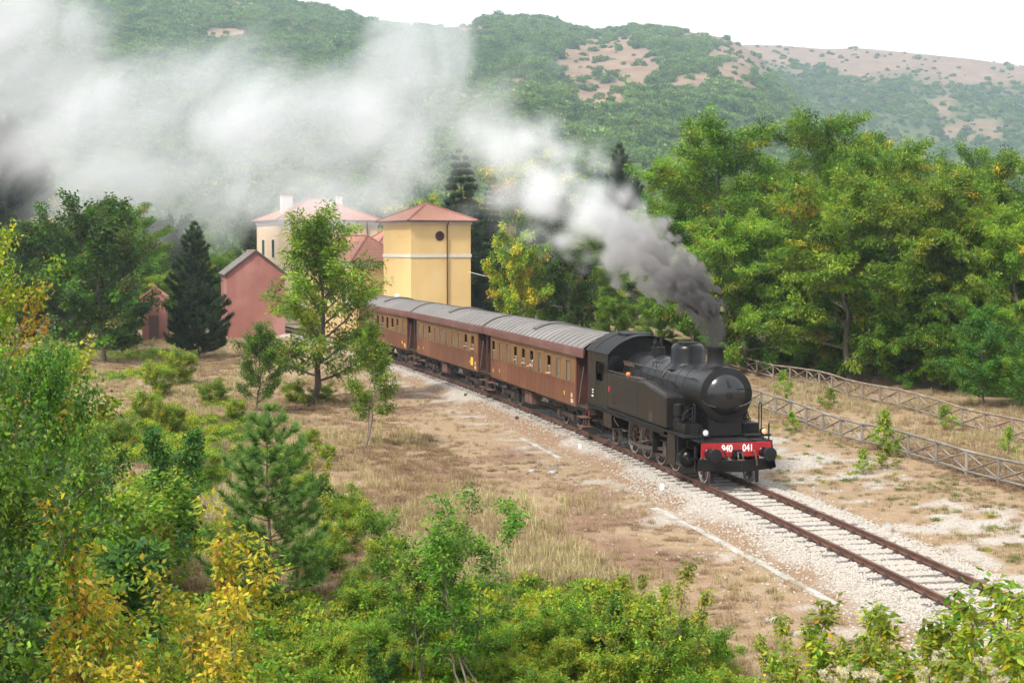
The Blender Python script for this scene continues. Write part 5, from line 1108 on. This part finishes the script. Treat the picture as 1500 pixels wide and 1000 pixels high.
tree('small2', 'ash_tree', 532, 468, 57.6, 'two stemmed open leafy small tree growing from dry grass', rz=.2)
tree('youngpine', 'pine_tree', 400, 597, 32.2, 'young green pine with upturned branches and bare reddish trunk')
tree('bush3', 'ash_tree', 262, 622, 39, 'slim bluish green young tree behind the yellowing shrubs', wide=.8)
tree('sapling', 'elm_sapling', 690, 708, 25.2, 'three stemmed green elm sapling rising from the brambles', rz=.9, wide=1.4)
tree('sapling', 'elm_sapling', 612, 712, 26.2, 'lighter green elm sapling leaning beside the three stemmed sapling', rz=2.9, wide=1.2)
tree('yellowshrub', 'dogwood_shrub', 98, 712, 16.3, 'tall spindly yellow and orange leaved dogwood', 'shrub', wide=1.05)
tree('yellowshrub2', 'dogwood_shrub', 245, 748, 16.8, 'broad golden yellow dogwood with reddish tips', 'shrub', wide=1.15)
tree('yellowshrub', 'dogwood_shrub', 300, 775, 18.5, 'narrow golden dogwood beside the broad golden one', 'shrub', wide=1.0)
tree('yellowshrub2', 'dogwood_shrub', 210, 850, 14.6, 'low lemon yellow dogwood clump in the slope bottom', 'shrub', wide=1.)
# the wood beyond the fences
WOOD = [('locust1', 1075, 172, 98, 1.12), ('locust1', 1185, 166, 95, 1.0), ('locust2', 1022, 228, 106, .8), ('locust2', 1288, 202, 90, .8), ('locust3', 1250, 262, 86, 1.0), ('locust2', 1385, 246, 82, .95), ('locust2', 1470, 238, 86, 1.0),
        ('locust1', 1560, 215, 82, 1.0), ('locust3', 1330, 312, 85, .9), ('locust3', 1440, 295, 81, 1.0), ('locust3', 1175, 325, 94, .95), ('locust3', 1100, 318, 92, 1.0), ('locust4', 1245, 395, 88, .85), ('locust4', 1165, 415, 95, .8), ('locust4', 1330, 420, 82, .8), ('locust4', 1090, 425, 101, .9),
        ('locust4', 1410, 425, 78, .8), ('locust3', 1510, 320, 76, .9), ('locust4', 1500, 440, 72, .8), ('locust1', 1130, 225, 112, 1.2), ('locust1', 1380, 260, 104, 1.3), ('locust2', 1240, 240, 106, 1.2), ('locust4', 1018, 420, 104, .8), ('locust3', 985, 345, 122, .8), ('locust4', 960, 445, 98, .7)]
WN = ['tallest spreading feathery green tree of the wood, rising behind the engine chimney', 'tall feathery tree beside the tallest tree of the wood', 'green tree at the smoke side end of the wood', 'yellow tipped tall narrow tree above the middle of the wood', 'bushy light green tree before the yellow tipped tall narrow one', 'feathery tree of the wood above the bend in the brown fence', 'full green tree of the wood above the olive brown shrub',
      'tall green tree at the wood end away from the smoke', 'yellow flecked tree leaning over the middle of the wood', 'yellow flecked broad tree above the olive brown shrub', 'light green tree at the wood edge below the tall feathery tree', 'dense green tree at the wood edge below the tallest tree', 'low spreading bright green tree over the brown fence below the yellow tipped tree', 'low spreading green tree over the brown fence below the tall feathery tree', 'low bright green tree over the brown fence below the leaning yellow flecked tree', 'low dark green tree over the brown fence beside the engine chimney',
      'low spreading tree beside the olive brown shrub', 'yellow flecked tree behind the dark green fence shrub', 'low green tree behind the dark green fence shrub', 'shaded tall tree standing behind the tallest tree of the wood', 'shaded tall tree standing behind the bend in the brown fence', 'shaded tree standing behind the yellow tipped tall narrow one', 'low shaded green tree at the smoke side end of the wood', 'pale green tree at the smoke edge behind the wood', 'small bright green tree beside the smoke at the wood end']
WL = {'locust1': 'tall spreading feathery green tree in the wood beyond the brown fence', 'locust2': 'mid height feathery green tree in the wood beyond the brown fence', 'locust3': 'yellow flecked lower tree in the wood beyond the brown fence', 'locust4': 'low spreading bright green tree at the foot of the wood'}
for (k, px, ty, Y, wd), lb_ in zip(WOOD, WN): tree(k, 'locust_tree', px, ty, Y, lb_, group='trees of the wood beyond the fence', wide=wd)
tree('small1', 'hazel_shrub', 1445, 452, 71, 'olive brown leaved shrub overhanging the brown fence', 'shrub', wide=1.2)
tree('small1', 'hazel_shrub', 1505, 478, 68, 'dark green shrub beside the olive brown shrub at the fence', 'shrub', wide=1.0)
# behind the train
tree('yelloak', 'maple_tree', 765, 338, 101, 'yellowing round maple beside the yellow tower', wide=.75)
tree('oak', 'maple_tree', 836, 362, 100, 'green rounded tree under the smoke plume', wide=.8)
tree('locust4', 'locust_tree', 905, 436, 94, 'low bright green tree beside the picnic shelter', wide=.8)
tree('spruce', 'spruce_tree', 668, 232, 134, 'tall drooping dark spruce behind the yellow tower', wide=.85)
tree('spruce', 'spruce_tree', 718, 285, 140, 'dark spruce partly hidden by the yellowing maple', wide=.8)
tree('darkpine', 'pine_tree', 905, 224, 150, 'dark pine top rising above the smoke plume', wide=.6)
tree('darkpine', 'pine_tree', 930, 262, 156, 'shorter dark pine beside the pine top', wide=.6)
BACK = [('oak', 640, 300, 150), ('yelloak', 750, 232, 170), ('oak', 800, 282, 150), ('locust2', 860, 312, 146), ('locust2', 935, 312, 140), ('oak', 985, 300, 150), ('yelloak', 600, 292, 178), ('oak', 560, 305, 185), ('locust2', 470, 300, 190), ('oak', 380, 310, 190), ('locust3', 290, 330, 160), ('oak', 240, 318, 150), ('locust2', 205, 300, 140), ('yelloak', 130, 300, 150), ('locust3', 330, 372, 150), ('oak', 160, 372, 118), ('locust3', 240, 400, 128), ('locust2', 880, 335, 128), ('locust1', 1440, 215, 130), ('locust1', 1300, 222, 130)]
def belt(px): return ' behind the goods shed' if px < 345 else ' behind the two storey station' if px < 560 else ' behind the yellow tower' if px < 700 else ' behind the yellowing maple' if px < 790 else ' behind the smoke plume' if px < 1000 else ' behind the wood'
for k, px, ty, Y in BACK: tree(k, 'background_tree', px, ty, Y, {'oak': 'dark rounded tree in the belt behind the station', 'yelloak': 'yellowish rounded tree in the belt behind the station', 'locust1': 'tall pale tree standing behind the wood', 'locust2': 'light green tree in the belt behind the station', 'locust3': 'yellow flecked tree in the belt behind the station'}[k].replace(' in the belt behind the station', belt(px)), group='trees behind the station')
for px, ty, Y in ((8, 175, 168), (58, 226, 172), (-40, 200, 174)): tree('darkpine', 'pine_tree', px, ty, Y, 'tall grey pine veiled by the drifting smoke', group='pines in the smoke', wide=.8)
# shrubs and brambles
r = random.Random(21)
SH = [('bush2', 428, 548, 75), ('bush', 470, 552, 75.5), ('bush2', 448, 566, 73.6), ('bush2', 265, 500, 84), ('bush2', 345, 575, 66), ('bush2', 250, 575, 62), ('bush2', 410, 655, 50), ('bush2', 440, 680, 46), ('bush', 545, 735, 40), ('bush2', 300, 640, 50), ('bush2', 235, 520, 78), ('bush', 310, 545, 74), ('bush2', 455, 618, 58), ('bush', 425, 640, 52), ('bush2', 480, 640, 54), ('bush3', 470, 690, 44), ('bush', 505, 705, 42), ('bush2', 520, 720, 41), ('bush2', 215, 560, 66), ('bush', 170, 600, 58), ('bush2', 385, 600, 62),
      ('bush', 470, 770, 36), ('bush2', 520, 815, 33), ('bush', 540, 830, 31), ('bush2', 560, 770, 35.5), ('bush2', 500, 745, 38),
      ('bush', 420, 925, 27), ('bush3', 330, 905, 28), ('bush2', 480, 910, 27), ('bush', 540, 890, 28), ('bush', 600, 880, 28.5), ('bush2', 590, 930, 26.5), ('bush', 720, 890, 28), ('bush3', 560, 940, 26), ('bush2', 380, 930, 26.5), ('bush', 450, 960, 25.5), ('bush', 660, 930, 26.5), ('bush2', 740, 940, 26),
      ('bush', 800, 868, 28.5), ('bush', 860, 862, 28.2), ('bush2', 925, 858, 27.6), ('bush', 975, 868, 27.2), ('bush3', 900, 862, 28), ('bush', 1030, 900, 26.4), ('bush2', 830, 910, 26.5), ('bush', 960, 925, 25.4), ('bush2', 890, 935, 25.2), ('bush', 1015, 950, 25), ('bush', 790, 960, 25), ('bush2', 1080, 965, 24.2), ('bush', 1110, 985, 23.6),
      ('bush3', 60, 800, 21), ('bush', 20, 880, 19), ('bush3', 150, 790, 24), ('bush', 330, 900, 23), ('bush2', 370, 960, 21.5), ('bush', 150, 660, 34), ('bush', 110, 900, 18.5), ('bush2', 290, 930, 19)]
BL = {'bush': 'low green bramble bush in the thicket on the slope', 'bush2': 'yellow green leafy bush in the thicket on the slope', 'bush3': 'dark bluish green upright bush in the thicket on the slope'}
NEAR = [(400, 780, 'around the young pine'), (262, 690, 'behind the yellow dogwoods'), (650, 900, 'at the foot of the elm saplings'), (900, 900, 'in the bright bank below the edging stones'), (1090, 960, 'beside the brown cuttings near the track'), (470, 640, 'below the tall feathery tree'), (250, 530, 'in front of the dark bushy pine'), (120, 780, 'under the big maple thicket'), (480, 730, 'on the dry slope beyond the young pine'), (310, 920, 'beside the golden dogwoods')]
def near(px, py): return min(NEAR, key=lambda q: math.hypot(q[0]-px, q[1]-py))[2]
for k, px, ty, Y in SH: tree(k, 'bramble_bush' if k != 'bush3' else 'upright_bush', px, ty+6, Y, BL[k].replace('in the thicket on the slope', near(px, ty)), 'bush', group='bushes in the thicket', wide=1.35 if Y > 30 else 1.15)
for px, ty, Y in ((950, 838, 26), (1000, 820, 25.6), (910, 832, 26.4), (970, 846, 25.2), (1180, 900, 20.5), (1215, 880, 20), (1260, 872, 20.2), (1300, 880, 19.6), (1335, 905, 19), (1150, 890, 22), (1380, 925, 18), (1440, 862, 18.6), (1475, 832, 18.2), (1500, 850, 17.6), (1410, 905, 18.4), (1460, 880, 17.2), (1285, 930, 18.2), (1235, 945, 18.4), (1345, 955, 17.4), (1490, 905, 17), (1190, 955, 18.6), (1420, 950, 17), (460, 640, 40), (225, 760, 27)):
    tree('sprig', 'dogwood_sprig', px, ty, Y, 'thin yellow green dogwood sprig ' + ('over the bright green bank' if 880 < px < 1100 else 'in the yellow thicket beside the iron handrail' if px > 1370 else 'in the leafy patch below the edging stones' if px > 1100 else 'near the young pine'), 'shrub', 'dogwood sprigs on the slope', wide=r.uniform(1.0, 1.5))
for px, ty, Y in ((1297, 598, 56.5), (1313, 640, 54.5), (1216, 566, 71), (1148, 540, 78), (1152, 575, 74), (1385, 590, 63), (1478, 622, 56), (1300, 645, 52), (1265, 655, 51), (1160, 600, 63)):
    tree('weed', 'weed_shoot', px, ty, Y, 'light green weed shoot ' + ('growing through the grey timber fence' if Y < 57 and px < 1350 else 'at the foot of the brownish timber fence' if px > 1340 or Y > 70 else 'between the two timber fences'), 'weed', 'weed shoots by the fences', wide=r.uniform(.9, 1.4))
# fluffy cream seed heads
pf = blob('seed_puff', 9, .05, 90, .04, .012, [(.62, .55, .43), (.5, .43, .33)], [1, 1], .9, 'puff')
for px, py, Y in ((1240, 975, 17.8), (1262, 985, 17.6), (1285, 990, 17.4), (1360, 985, 17), (1405, 990, 16.8), (1440, 965, 17), (1380, 960, 17.5), (1470, 985, 16.6), (1215, 985, 17.8)):
    c = atY(px, py, Y); o = empty('seed_head_cluster', c-Vector((0, 0, .3)), 0, 'cream fluffy seed heads ' + ('among the golden dogwoods' if px < 500 else 'among the leafy sprigs below the edging stones' if px < 1300 else 'in the yellow thicket beside the iron handrail'), 'seed heads', 'fluffy seed heads')
    b_('stem', MB().tube([(0, 0, -max(.2, c.z-.3-g1(c.x, c.y))), (0, .02, .28)], .008, 5), 'bark2', o)
    for k in range(6): q = link('seed_puff', pf, o, (r.uniform(-.12, .12), r.uniform(-.1, .1), .24+r.uniform(-.05, .1))); q.scale = (.8,)*3; q.rotation_euler = (r.uniform(0, 6), r.uniform(0, 6), 0)
# rocks
for i, (px, py) in enumerate(((1130, 905), (1175, 925), (620, 840), (1245, 975), (810, 690), (780, 688), (690, 718), (1300, 770), (335, 975), (290, 975), (1340, 960), (760, 742))):
    x, y = onground(px, min(py, 985), -.4); q = random.Random(i); bm = bmesh.new(); bmesh.ops.create_icosphere(bm, subdivisions=2, radius=1)
    for v in bm.verts: n_ = 1+.28*math.sin(v.co.x*3.1+i)*math.cos(v.co.y*2.7+i*2)+q.uniform(-.1, .1); v.co *= n_
    me = bpy.data.meshes.new('rock'); bm.to_mesh(me); bm.free(); me.materials.append(M['rock'])
    o = link('rock', me, None, (x, y, g1(x, y)+.02), q.uniform(0, 6)); sz_ = q.uniform(.1, .24); o.scale = (sz_*1.3, sz_, sz_*.6); tag(o, 'small pale limestone rock ' + ('beside the brown cuttings near the track' if 1100 < px < 1200 else 'in the dry grass opposite the engine' if px < 900 and py < 800 else 'among the golden dogwoods' if px < 400 else 'by the yellow thicket at the iron handrail' if py > 900 else 'on the slope by the elm saplings' if px < 700 else 'on the gravel beside the bare track'), 'rock', 'loose rocks in the grass')

# ------------------------------------------------------------------ grass and low growth
def tuft(seed, n, h, rad, cols, wts, lean=.45, wid=.012):
    r = np.random.RandomState(seed); az = r.uniform(0, 6.28, n); b = r.normal(0, rad*.5, (n, 3)); b[:, 2] = 0
    hh = h*r.uniform(.45, 1.15, n); l = hh*lean*r.uniform(.3, 1.4, n)
    d = np.stack([np.cos(az), np.sin(az), 0*az], -1); w = np.stack([-np.sin(az), np.cos(az), 0*az], -1)*wid*.5
    m = b+d*l[:, None]*.3; m[:, 2] = hh*.6; t = b+d*l[:, None]; t[:, 2] = hh*r.uniform(.75, 1., n)
    v = np.stack([b-w, b+w, m+w*.8, m-w*.8, t], 1).reshape(-1, 3); i = np.arange(n)*5
    q = np.stack([i, i+1, i+2, i, i+2, i+3, i+3, i+2, i+4], -1).reshape(-1, 3)
    return quads('tuft', v, q, M['grass'], np.repeat(palette(r, n, cols, wts, .18), 5, 0))
ST = (.32, .235, .14); ST2 = (.25, .17, .10); ST3 = (.38, .30, .2); RD = (.21, .125, .08); GR = (.10, .13, .03); GY = (.18, .165, .06)
tv = [tuft(1, 55, .34, .3, [ST, ST2, ST3], [3, 2, 2]), tuft(2, 45, .26, .32, [ST, ST2, RD], [2, 2, 2]), tuft(3, 50, .22, .3, [ST, GY, GR], [2, 2, 1]), tuft(4, 40, .5, .22, [ST, ST3, GY], [2, 3, 1]), tuft(5, 60, .24, .28, [GR, GY, (.08, .12, .022)], [2, 2, 2]), tuft(6, 70, .16, .38, [RD, (.13, .075, .05), ST2], [2, 2, 1], 1.3)]
r = np.random.RandomState(31)
n = 60000; y = 26+ (r.rand(n)**1.4)*100; x = r.uniform(-.42, .42, n)*y*1.05; t = track_t(x, y); s_ = track_s(x, y)
cv = ground_cover(x, y); dens = fbm(x*.28+4, y*.28)
ok = (np.abs(t) > 2.6) & (t < 24) & ~((np.abs(t) < 3.4) & (r.rand(n) < .6)) & (cv[:, 0] < .4+.3*r.rand(n)) & (dens+r.rand(n)*.3 > .5)
ok &= ~((t > 2) & (t < 9) & (r.rand(n) < .55))
ok &= ~((t < -2) & (t > -6.5) & (r.rand(n) < .6))
x, y, t, cv = x[ok], y[ok], t[ok], cv[ok]; m = len(x)
pn = fbm(x*.2+40, y*.2+3)+r.normal(0, .1, m)
idx = np.where(cv[:, 1] > .45, np.where(r.rand(m) < .55, 4, 2), np.where(pn > .64, 3, np.where(pn > .48, 0, np.where(pn > .40, 1, 5))))
idx = np.where((t > 2) & (t < 9), r.choice([1, 5, 2, 4], m), idx)
scl = r.uniform(.55, 1.3, m)*np.where((t > -6.5) & (t < 9.5), .5, .72)
scatter('dry_grass', np.stack([x, y, gz(x, y)], -1), scl, r.uniform(0, 6.28, m), tv, 'dry straw coloured grass tufts over the open ground', tilt=.1, idx=idx)
# matted brown cuttings near the edging
uv_ = [blob('low_plant', 60+i, .3, 260, .07, .045, c, w, .6) for i, (c, w) in enumerate((([G2, G3, YG], [2, 3, 1]), ([G1, G2], [2, 2]), ([YG, YL, G3], [2, 1, 2])))]
n = 12000; y = 24+(r.rand(n)**1.3)*85; x = r.uniform(-.40, .2, n)*y; t = track_t(x, y); cv = ground_cover(x, y)
ok = (t < -5.5) & (cv[:, 1]*(.5+.5*r.rand(n)) > .38); x, y = x[ok], y[ok]
n2 = 500; xb = r.uniform(6, 26, n2); yb = r.uniform(30, 80, n2); tb = track_t(xb, yb); ok = (tb > 3.5) & (tb < 16) & (r.rand(n2) < .5); x = np.concatenate([x, xb[ok]]); y = np.concatenate([y, yb[ok]])
scatter('undergrowth', np.stack([x, y, gz(x, y)-.06], -1), r.uniform(.5, 1.5, len(x))*np.where(track_t(x, y) > 0, .45, 1), r.uniform(0, 6.28, len(x)), uv_, 'low leafy green undergrowth over the slope')

# ------------------------------------------------------------------ smoke and haze
def mth(nt, op, a, b=None, c=None, clamp=False):
    n = nt.nodes.new('ShaderNodeMath'); n.operation = op; n.use_clamp = clamp
    for i, v in enumerate((a, b, c)):
        if v is None: continue
        if isinstance(v, (int, float)): n.inputs[i].default_value = v
        else: nt.links.new(v, n.inputs[i])
    return n.outputs[0]
def maprange(nt, v, a, b, c, d, smooth=True):
    n = nt.nodes.new('ShaderNodeMapRange'); n.interpolation_type = 'SMOOTHSTEP' if smooth else 'LINEAR'
    nt.links.new(v, n.inputs[0])
    for i, q in zip((1, 2, 3, 4), (a, b, c, d)): n.inputs[i].default_value = q
    return n.outputs[0]
def vol_mat(name):
    m = bpy.data.materials.new(name); m.use_nodes = True; nt = m.node_tree
    for x in list(nt.nodes):
        if x.type == 'BSDF_PRINCIPLED': nt.nodes.remove(x)
    out = [x for x in nt.nodes if x.type == 'OUTPUT_MATERIAL'][0]; pv = nt.nodes.new('ShaderNodeVolumePrincipled')
    nt.links.new(pv.outputs[0], out.inputs['Volume']); return m, nt, pv
R0, KR = .40, .118
ch_ = P(2.4, 0, 4.2); A_ = Vector((ch_.x, ch_.y, 4.15)); B_ = Vector((-6.6, 95, 16.6))
axis = (B_-A_); LEN = axis.length; zl = axis.normalized(); xl = zl.cross(Vector((0, 0, 1))).normalized(); yl_ = xl.cross(zl)
MW = Matrix((xl, yl_, zl)).transposed().to_4x4(); MW.translation = A_
def plume_mat():
    m, nt, pv = vol_mat('chimney_smoke'); L = nt.links.new
    tc = nt.nodes.new('ShaderNodeTexCoord'); sp = nt.nodes.new('ShaderNodeSeparateXYZ'); L(tc.outputs['Object'], sp.inputs[0])
    x, y, z = sp.outputs
    zc = mth(nt, 'MAXIMUM', z, 0.)
    off = mth(nt, 'MULTIPLY', mth(nt, 'SUBTRACT', 1., mth(nt, 'POWER', 2.718, mth(nt, 'MULTIPLY', zc, -1/.55))), 1.3)
    yy = mth(nt, 'SUBTRACT', y, off); Rz = mth(nt, 'MULTIPLY_ADD', zc, KR, R0)
    u = mth(nt, 'DIVIDE', x, Rz); v = mth(nt, 'DIVIDE', yy, Rz); w = mth(nt, 'MULTIPLY', mth(nt, 'LOGARITHM', Rz, 2.718), 1/KR*.55)
    cb = nt.nodes.new('ShaderNodeCombineXYZ'); L(u, cb.inputs[0]); L(v, cb.inputs[1]); L(w, cb.inputs[2])
    n1 = nt.nodes.new('ShaderNodeTexNoise'); n1.inputs['Scale'].default_value = 1.25; n1.inputs['Detail'].default_value = 5; n1.inputs['Roughness'].default_value = .58; L(cb.outputs[0], n1.inputs[0])
    vo = nt.nodes.new('ShaderNodeTexVoronoi'); vo.feature = 'SMOOTH_F1'; vo.inputs['Scale'].default_value = 1.6; vo.inputs['Smoothness'].default_value = .25
    wb = nt.nodes.new('ShaderNodeVectorMath'); wb.operation = 'SCALE'; wb.inputs[3].default_value = .35; L(n1.outputs['Color'], wb.inputs[0])
    wa = nt.nodes.new('ShaderNodeVectorMath'); wa.operation = 'ADD'; L(cb.outputs[0], wa.inputs[0]); L(wb.outputs[0], wa.inputs[1]); L(wa.outputs[0], vo.inputs[0])
    rr = mth(nt, 'SQRT', mth(nt, 'ADD', mth(nt, 'MULTIPLY', u, u), mth(nt, 'MULTIPLY', v, v)))
    sh = mth(nt, 'SUBTRACT', 1.0, rr)
    sh = mth(nt, 'ADD', sh, mth(nt, 'MULTIPLY', mth(nt, 'SUBTRACT', n1.outputs[0], .5), 2.0))
    sh = mth(nt, 'ADD', sh, mth(nt, 'MULTIPLY', mth(nt, 'SUBTRACT', .42, vo.outputs['Distance']), 1.7))
    sh = mth(nt, 'SUBTRACT', sh, maprange(nt, z, 0., .55, .4, 0))
    soft = maprange(nt, z, 1., 16., .07, 1.15)
    sn = mth(nt, 'DIVIDE', sh, soft, clamp=True); sn = mth(nt, 'MULTIPLY', sn, sn)
    dn = mth(nt, 'DIVIDE', 2.2, mth(nt, 'POWER', Rz, 1.65)); dn = mth(nt, 'MULTIPLY', dn, sn)
    dn = mth(nt, 'MULTIPLY', dn, maprange(nt, z, LEN*.42, LEN*.75, 1, 0)); dn = mth(nt, 'MULTIPLY', dn, maprange(nt, rr, 1.25, 1.55, 1, 0))
    L(dn, pv.inputs['Density'])
    rp = nt.nodes.new('ShaderNodeValToRGB'); e = rp.color_ramp.elements; e[0].position = .03; e[0].color = (.15, .14, .14, 1); e[1].position = .29; e[1].color = (.95, .965, .98, 1)
    q = e.new(.11); q.color = (.42, .40, .40, 1)
    L(mth(nt, 'DIVIDE', z, LEN), rp.inputs[0]); L(rp.outputs[0], pv.inputs['Color']); pv.inputs['Anisotropy'].default_value = .1
    m.cycles.volume_step_rate = .45
    return m
smoke = empty('smoke', A_, 0, 'grey to white smoke trailing from the engine chimney over the station', None, None, 'stuff')
PM = plume_mat(); sInv = Matrix.Translation(A_).inverted()
cuts = [0, 4., 13., 30., LEN]
for i in range(4):
    a, b = cuts[i]+(.004 if i else -.05), cuts[i+1]; n = 8; mb = MB(); vs = []; fs = []
    for k in range(n+1):
        z = a+(b-a)*k/n; zc = max(z, 0); Rz = (R0+KR*zc)*1.6; of = 1.3*(1-math.exp(-zc/.55))
        for q in range(20): vs.append((Rz*math.cos(q*.31416), of+Rz*math.sin(q*.31416), z))
    for k in range(n):
        for q in range(20): fs.append((k*20+q, k*20+(q+1) % 20, (k+1)*20+(q+1) % 20, (k+1)*20+q))
    fs += [tuple(range(20)), tuple(n*20+q for q in range(20))]
    o = mb.add(vs, fs).build('plume', PM, smoke); o.matrix_parent_inverse = Matrix(); o.matrix_basis = sInv @ MW
def cloud_mat(name, dens, col, seed, scale=.11, thr=.5, sharp=.35):
    m, nt, pv = vol_mat(name); L = nt.links.new
    tc = nt.nodes.new('ShaderNodeTexCoord'); ln = nt.nodes.new('ShaderNodeVectorMath'); ln.operation = 'LENGTH'; L(tc.outputs['Object'], ln.inputs[0])
    ge = nt.nodes.new('ShaderNodeNewGeometry'); mp = nt.nodes.new('ShaderNodeMapping'); mp.inputs['Location'].default_value = (seed*3.7, seed*1.3, 0); mp.inputs['Scale'].default_value = (1.45, 1., .85)
    vr = nt.nodes.new('ShaderNodeVectorRotate'); vr.rotation_type = 'Y_AXIS'; vr.inputs['Angle'].default_value = -.75; L(ge.outputs['Position'], vr.inputs['Vector']); L(vr.outputs[0], mp.inputs[0])
    n1 = nt.nodes.new('ShaderNodeTexNoise'); n1.inputs['Scale'].default_value = scale; n1.inputs['Detail'].default_value = 6; n1.inputs['Roughness'].default_value = .6; n1.inputs['Distortion'].default_value = 1.2; L(mp.outputs[0], n1.inputs[0])
    fall = maprange(nt, ln.outputs['Value'], .35, .98, 1, 0)
    v = mth(nt, 'ADD', n1.outputs[0], mth(nt, 'MULTIPLY', mth(nt, 'SUBTRACT', fall, 1.), .5))
    v = maprange(nt, v, thr-sharp*.5, thr+sharp*.5, 0, 1)
    L(mth(nt, 'MULTIPLY', mth(nt, 'MULTIPLY', v, dens), fall), pv.inputs['Density']); pv.inputs['Color'].default_value = (*col, 1); pv.inputs['Anisotropy'].default_value = .1
    m.cycles.volume_step_rate = 1.7
    return m
def cloud(px, py, Y, rx, ry, dep, tau, col, seed, tilt=0., thr=.5):
    c = atY(px, py, Y); a, b = rx*Y/F, ry*Y/F
    bm = bmesh.new(); bmesh.ops.create_icosphere(bm, subdivisions=3, radius=1.03); me = bpy.data.meshes.new('drifting_cloud'); bm.to_mesh(me); bm.free()
    me.materials.append(cloud_mat('drifting_smoke', tau/dep, col, seed, thr=thr)); o = link('drifting_cloud', me, smoke, c-A_); o.scale = (a, dep*.5, b); o.rotation_euler = (0, tilt, math.atan2(-c.x, c.y)*.5)
WH = (.94, .96, .985); GRY = (.84, .845, .86)
cloud(605, 110, 99, 155, 235, 13, 2.2, WH, 1, .3, .44)
cloud(470, 205, 118, 310, 190, 18, 2.2, WH, 2, .2, .42)
cloud(235, 190, 138, 350, 215, 22, 2.2, WH, 3, -.3, .42)
cloud(0, 105, 150, 300, 300, 26, 3.2, (.9, .905, .92), 4, -.3, .41)
cloud(215, 300, 146, 310, 130, 22, 2.4, GRY, 5, 0, .40)
cloud(460, 298, 134, 250, 85, 14, 1.3, WH, 6, 0, .42)
cloud(690, 180, 92, 95, 120, 8, 1.0, WH, 7, 0, .44)
# summer haze
hz = MB().box(-1500, 1500, -60, 1990, -3, 350).build('haze', None); hz['kind'] = 'stuff'; hz['label'] = 'thin pale summer haze over the valley'
m, nt, pv = vol_mat('haze'); pv.inputs['Density'].default_value = .0003; pv.inputs['Color'].default_value = (.64, .77, .92, 1); pv.inputs['Anisotropy'].default_value = .55
hz.data.materials.clear(); hz.data.materials.append(m)
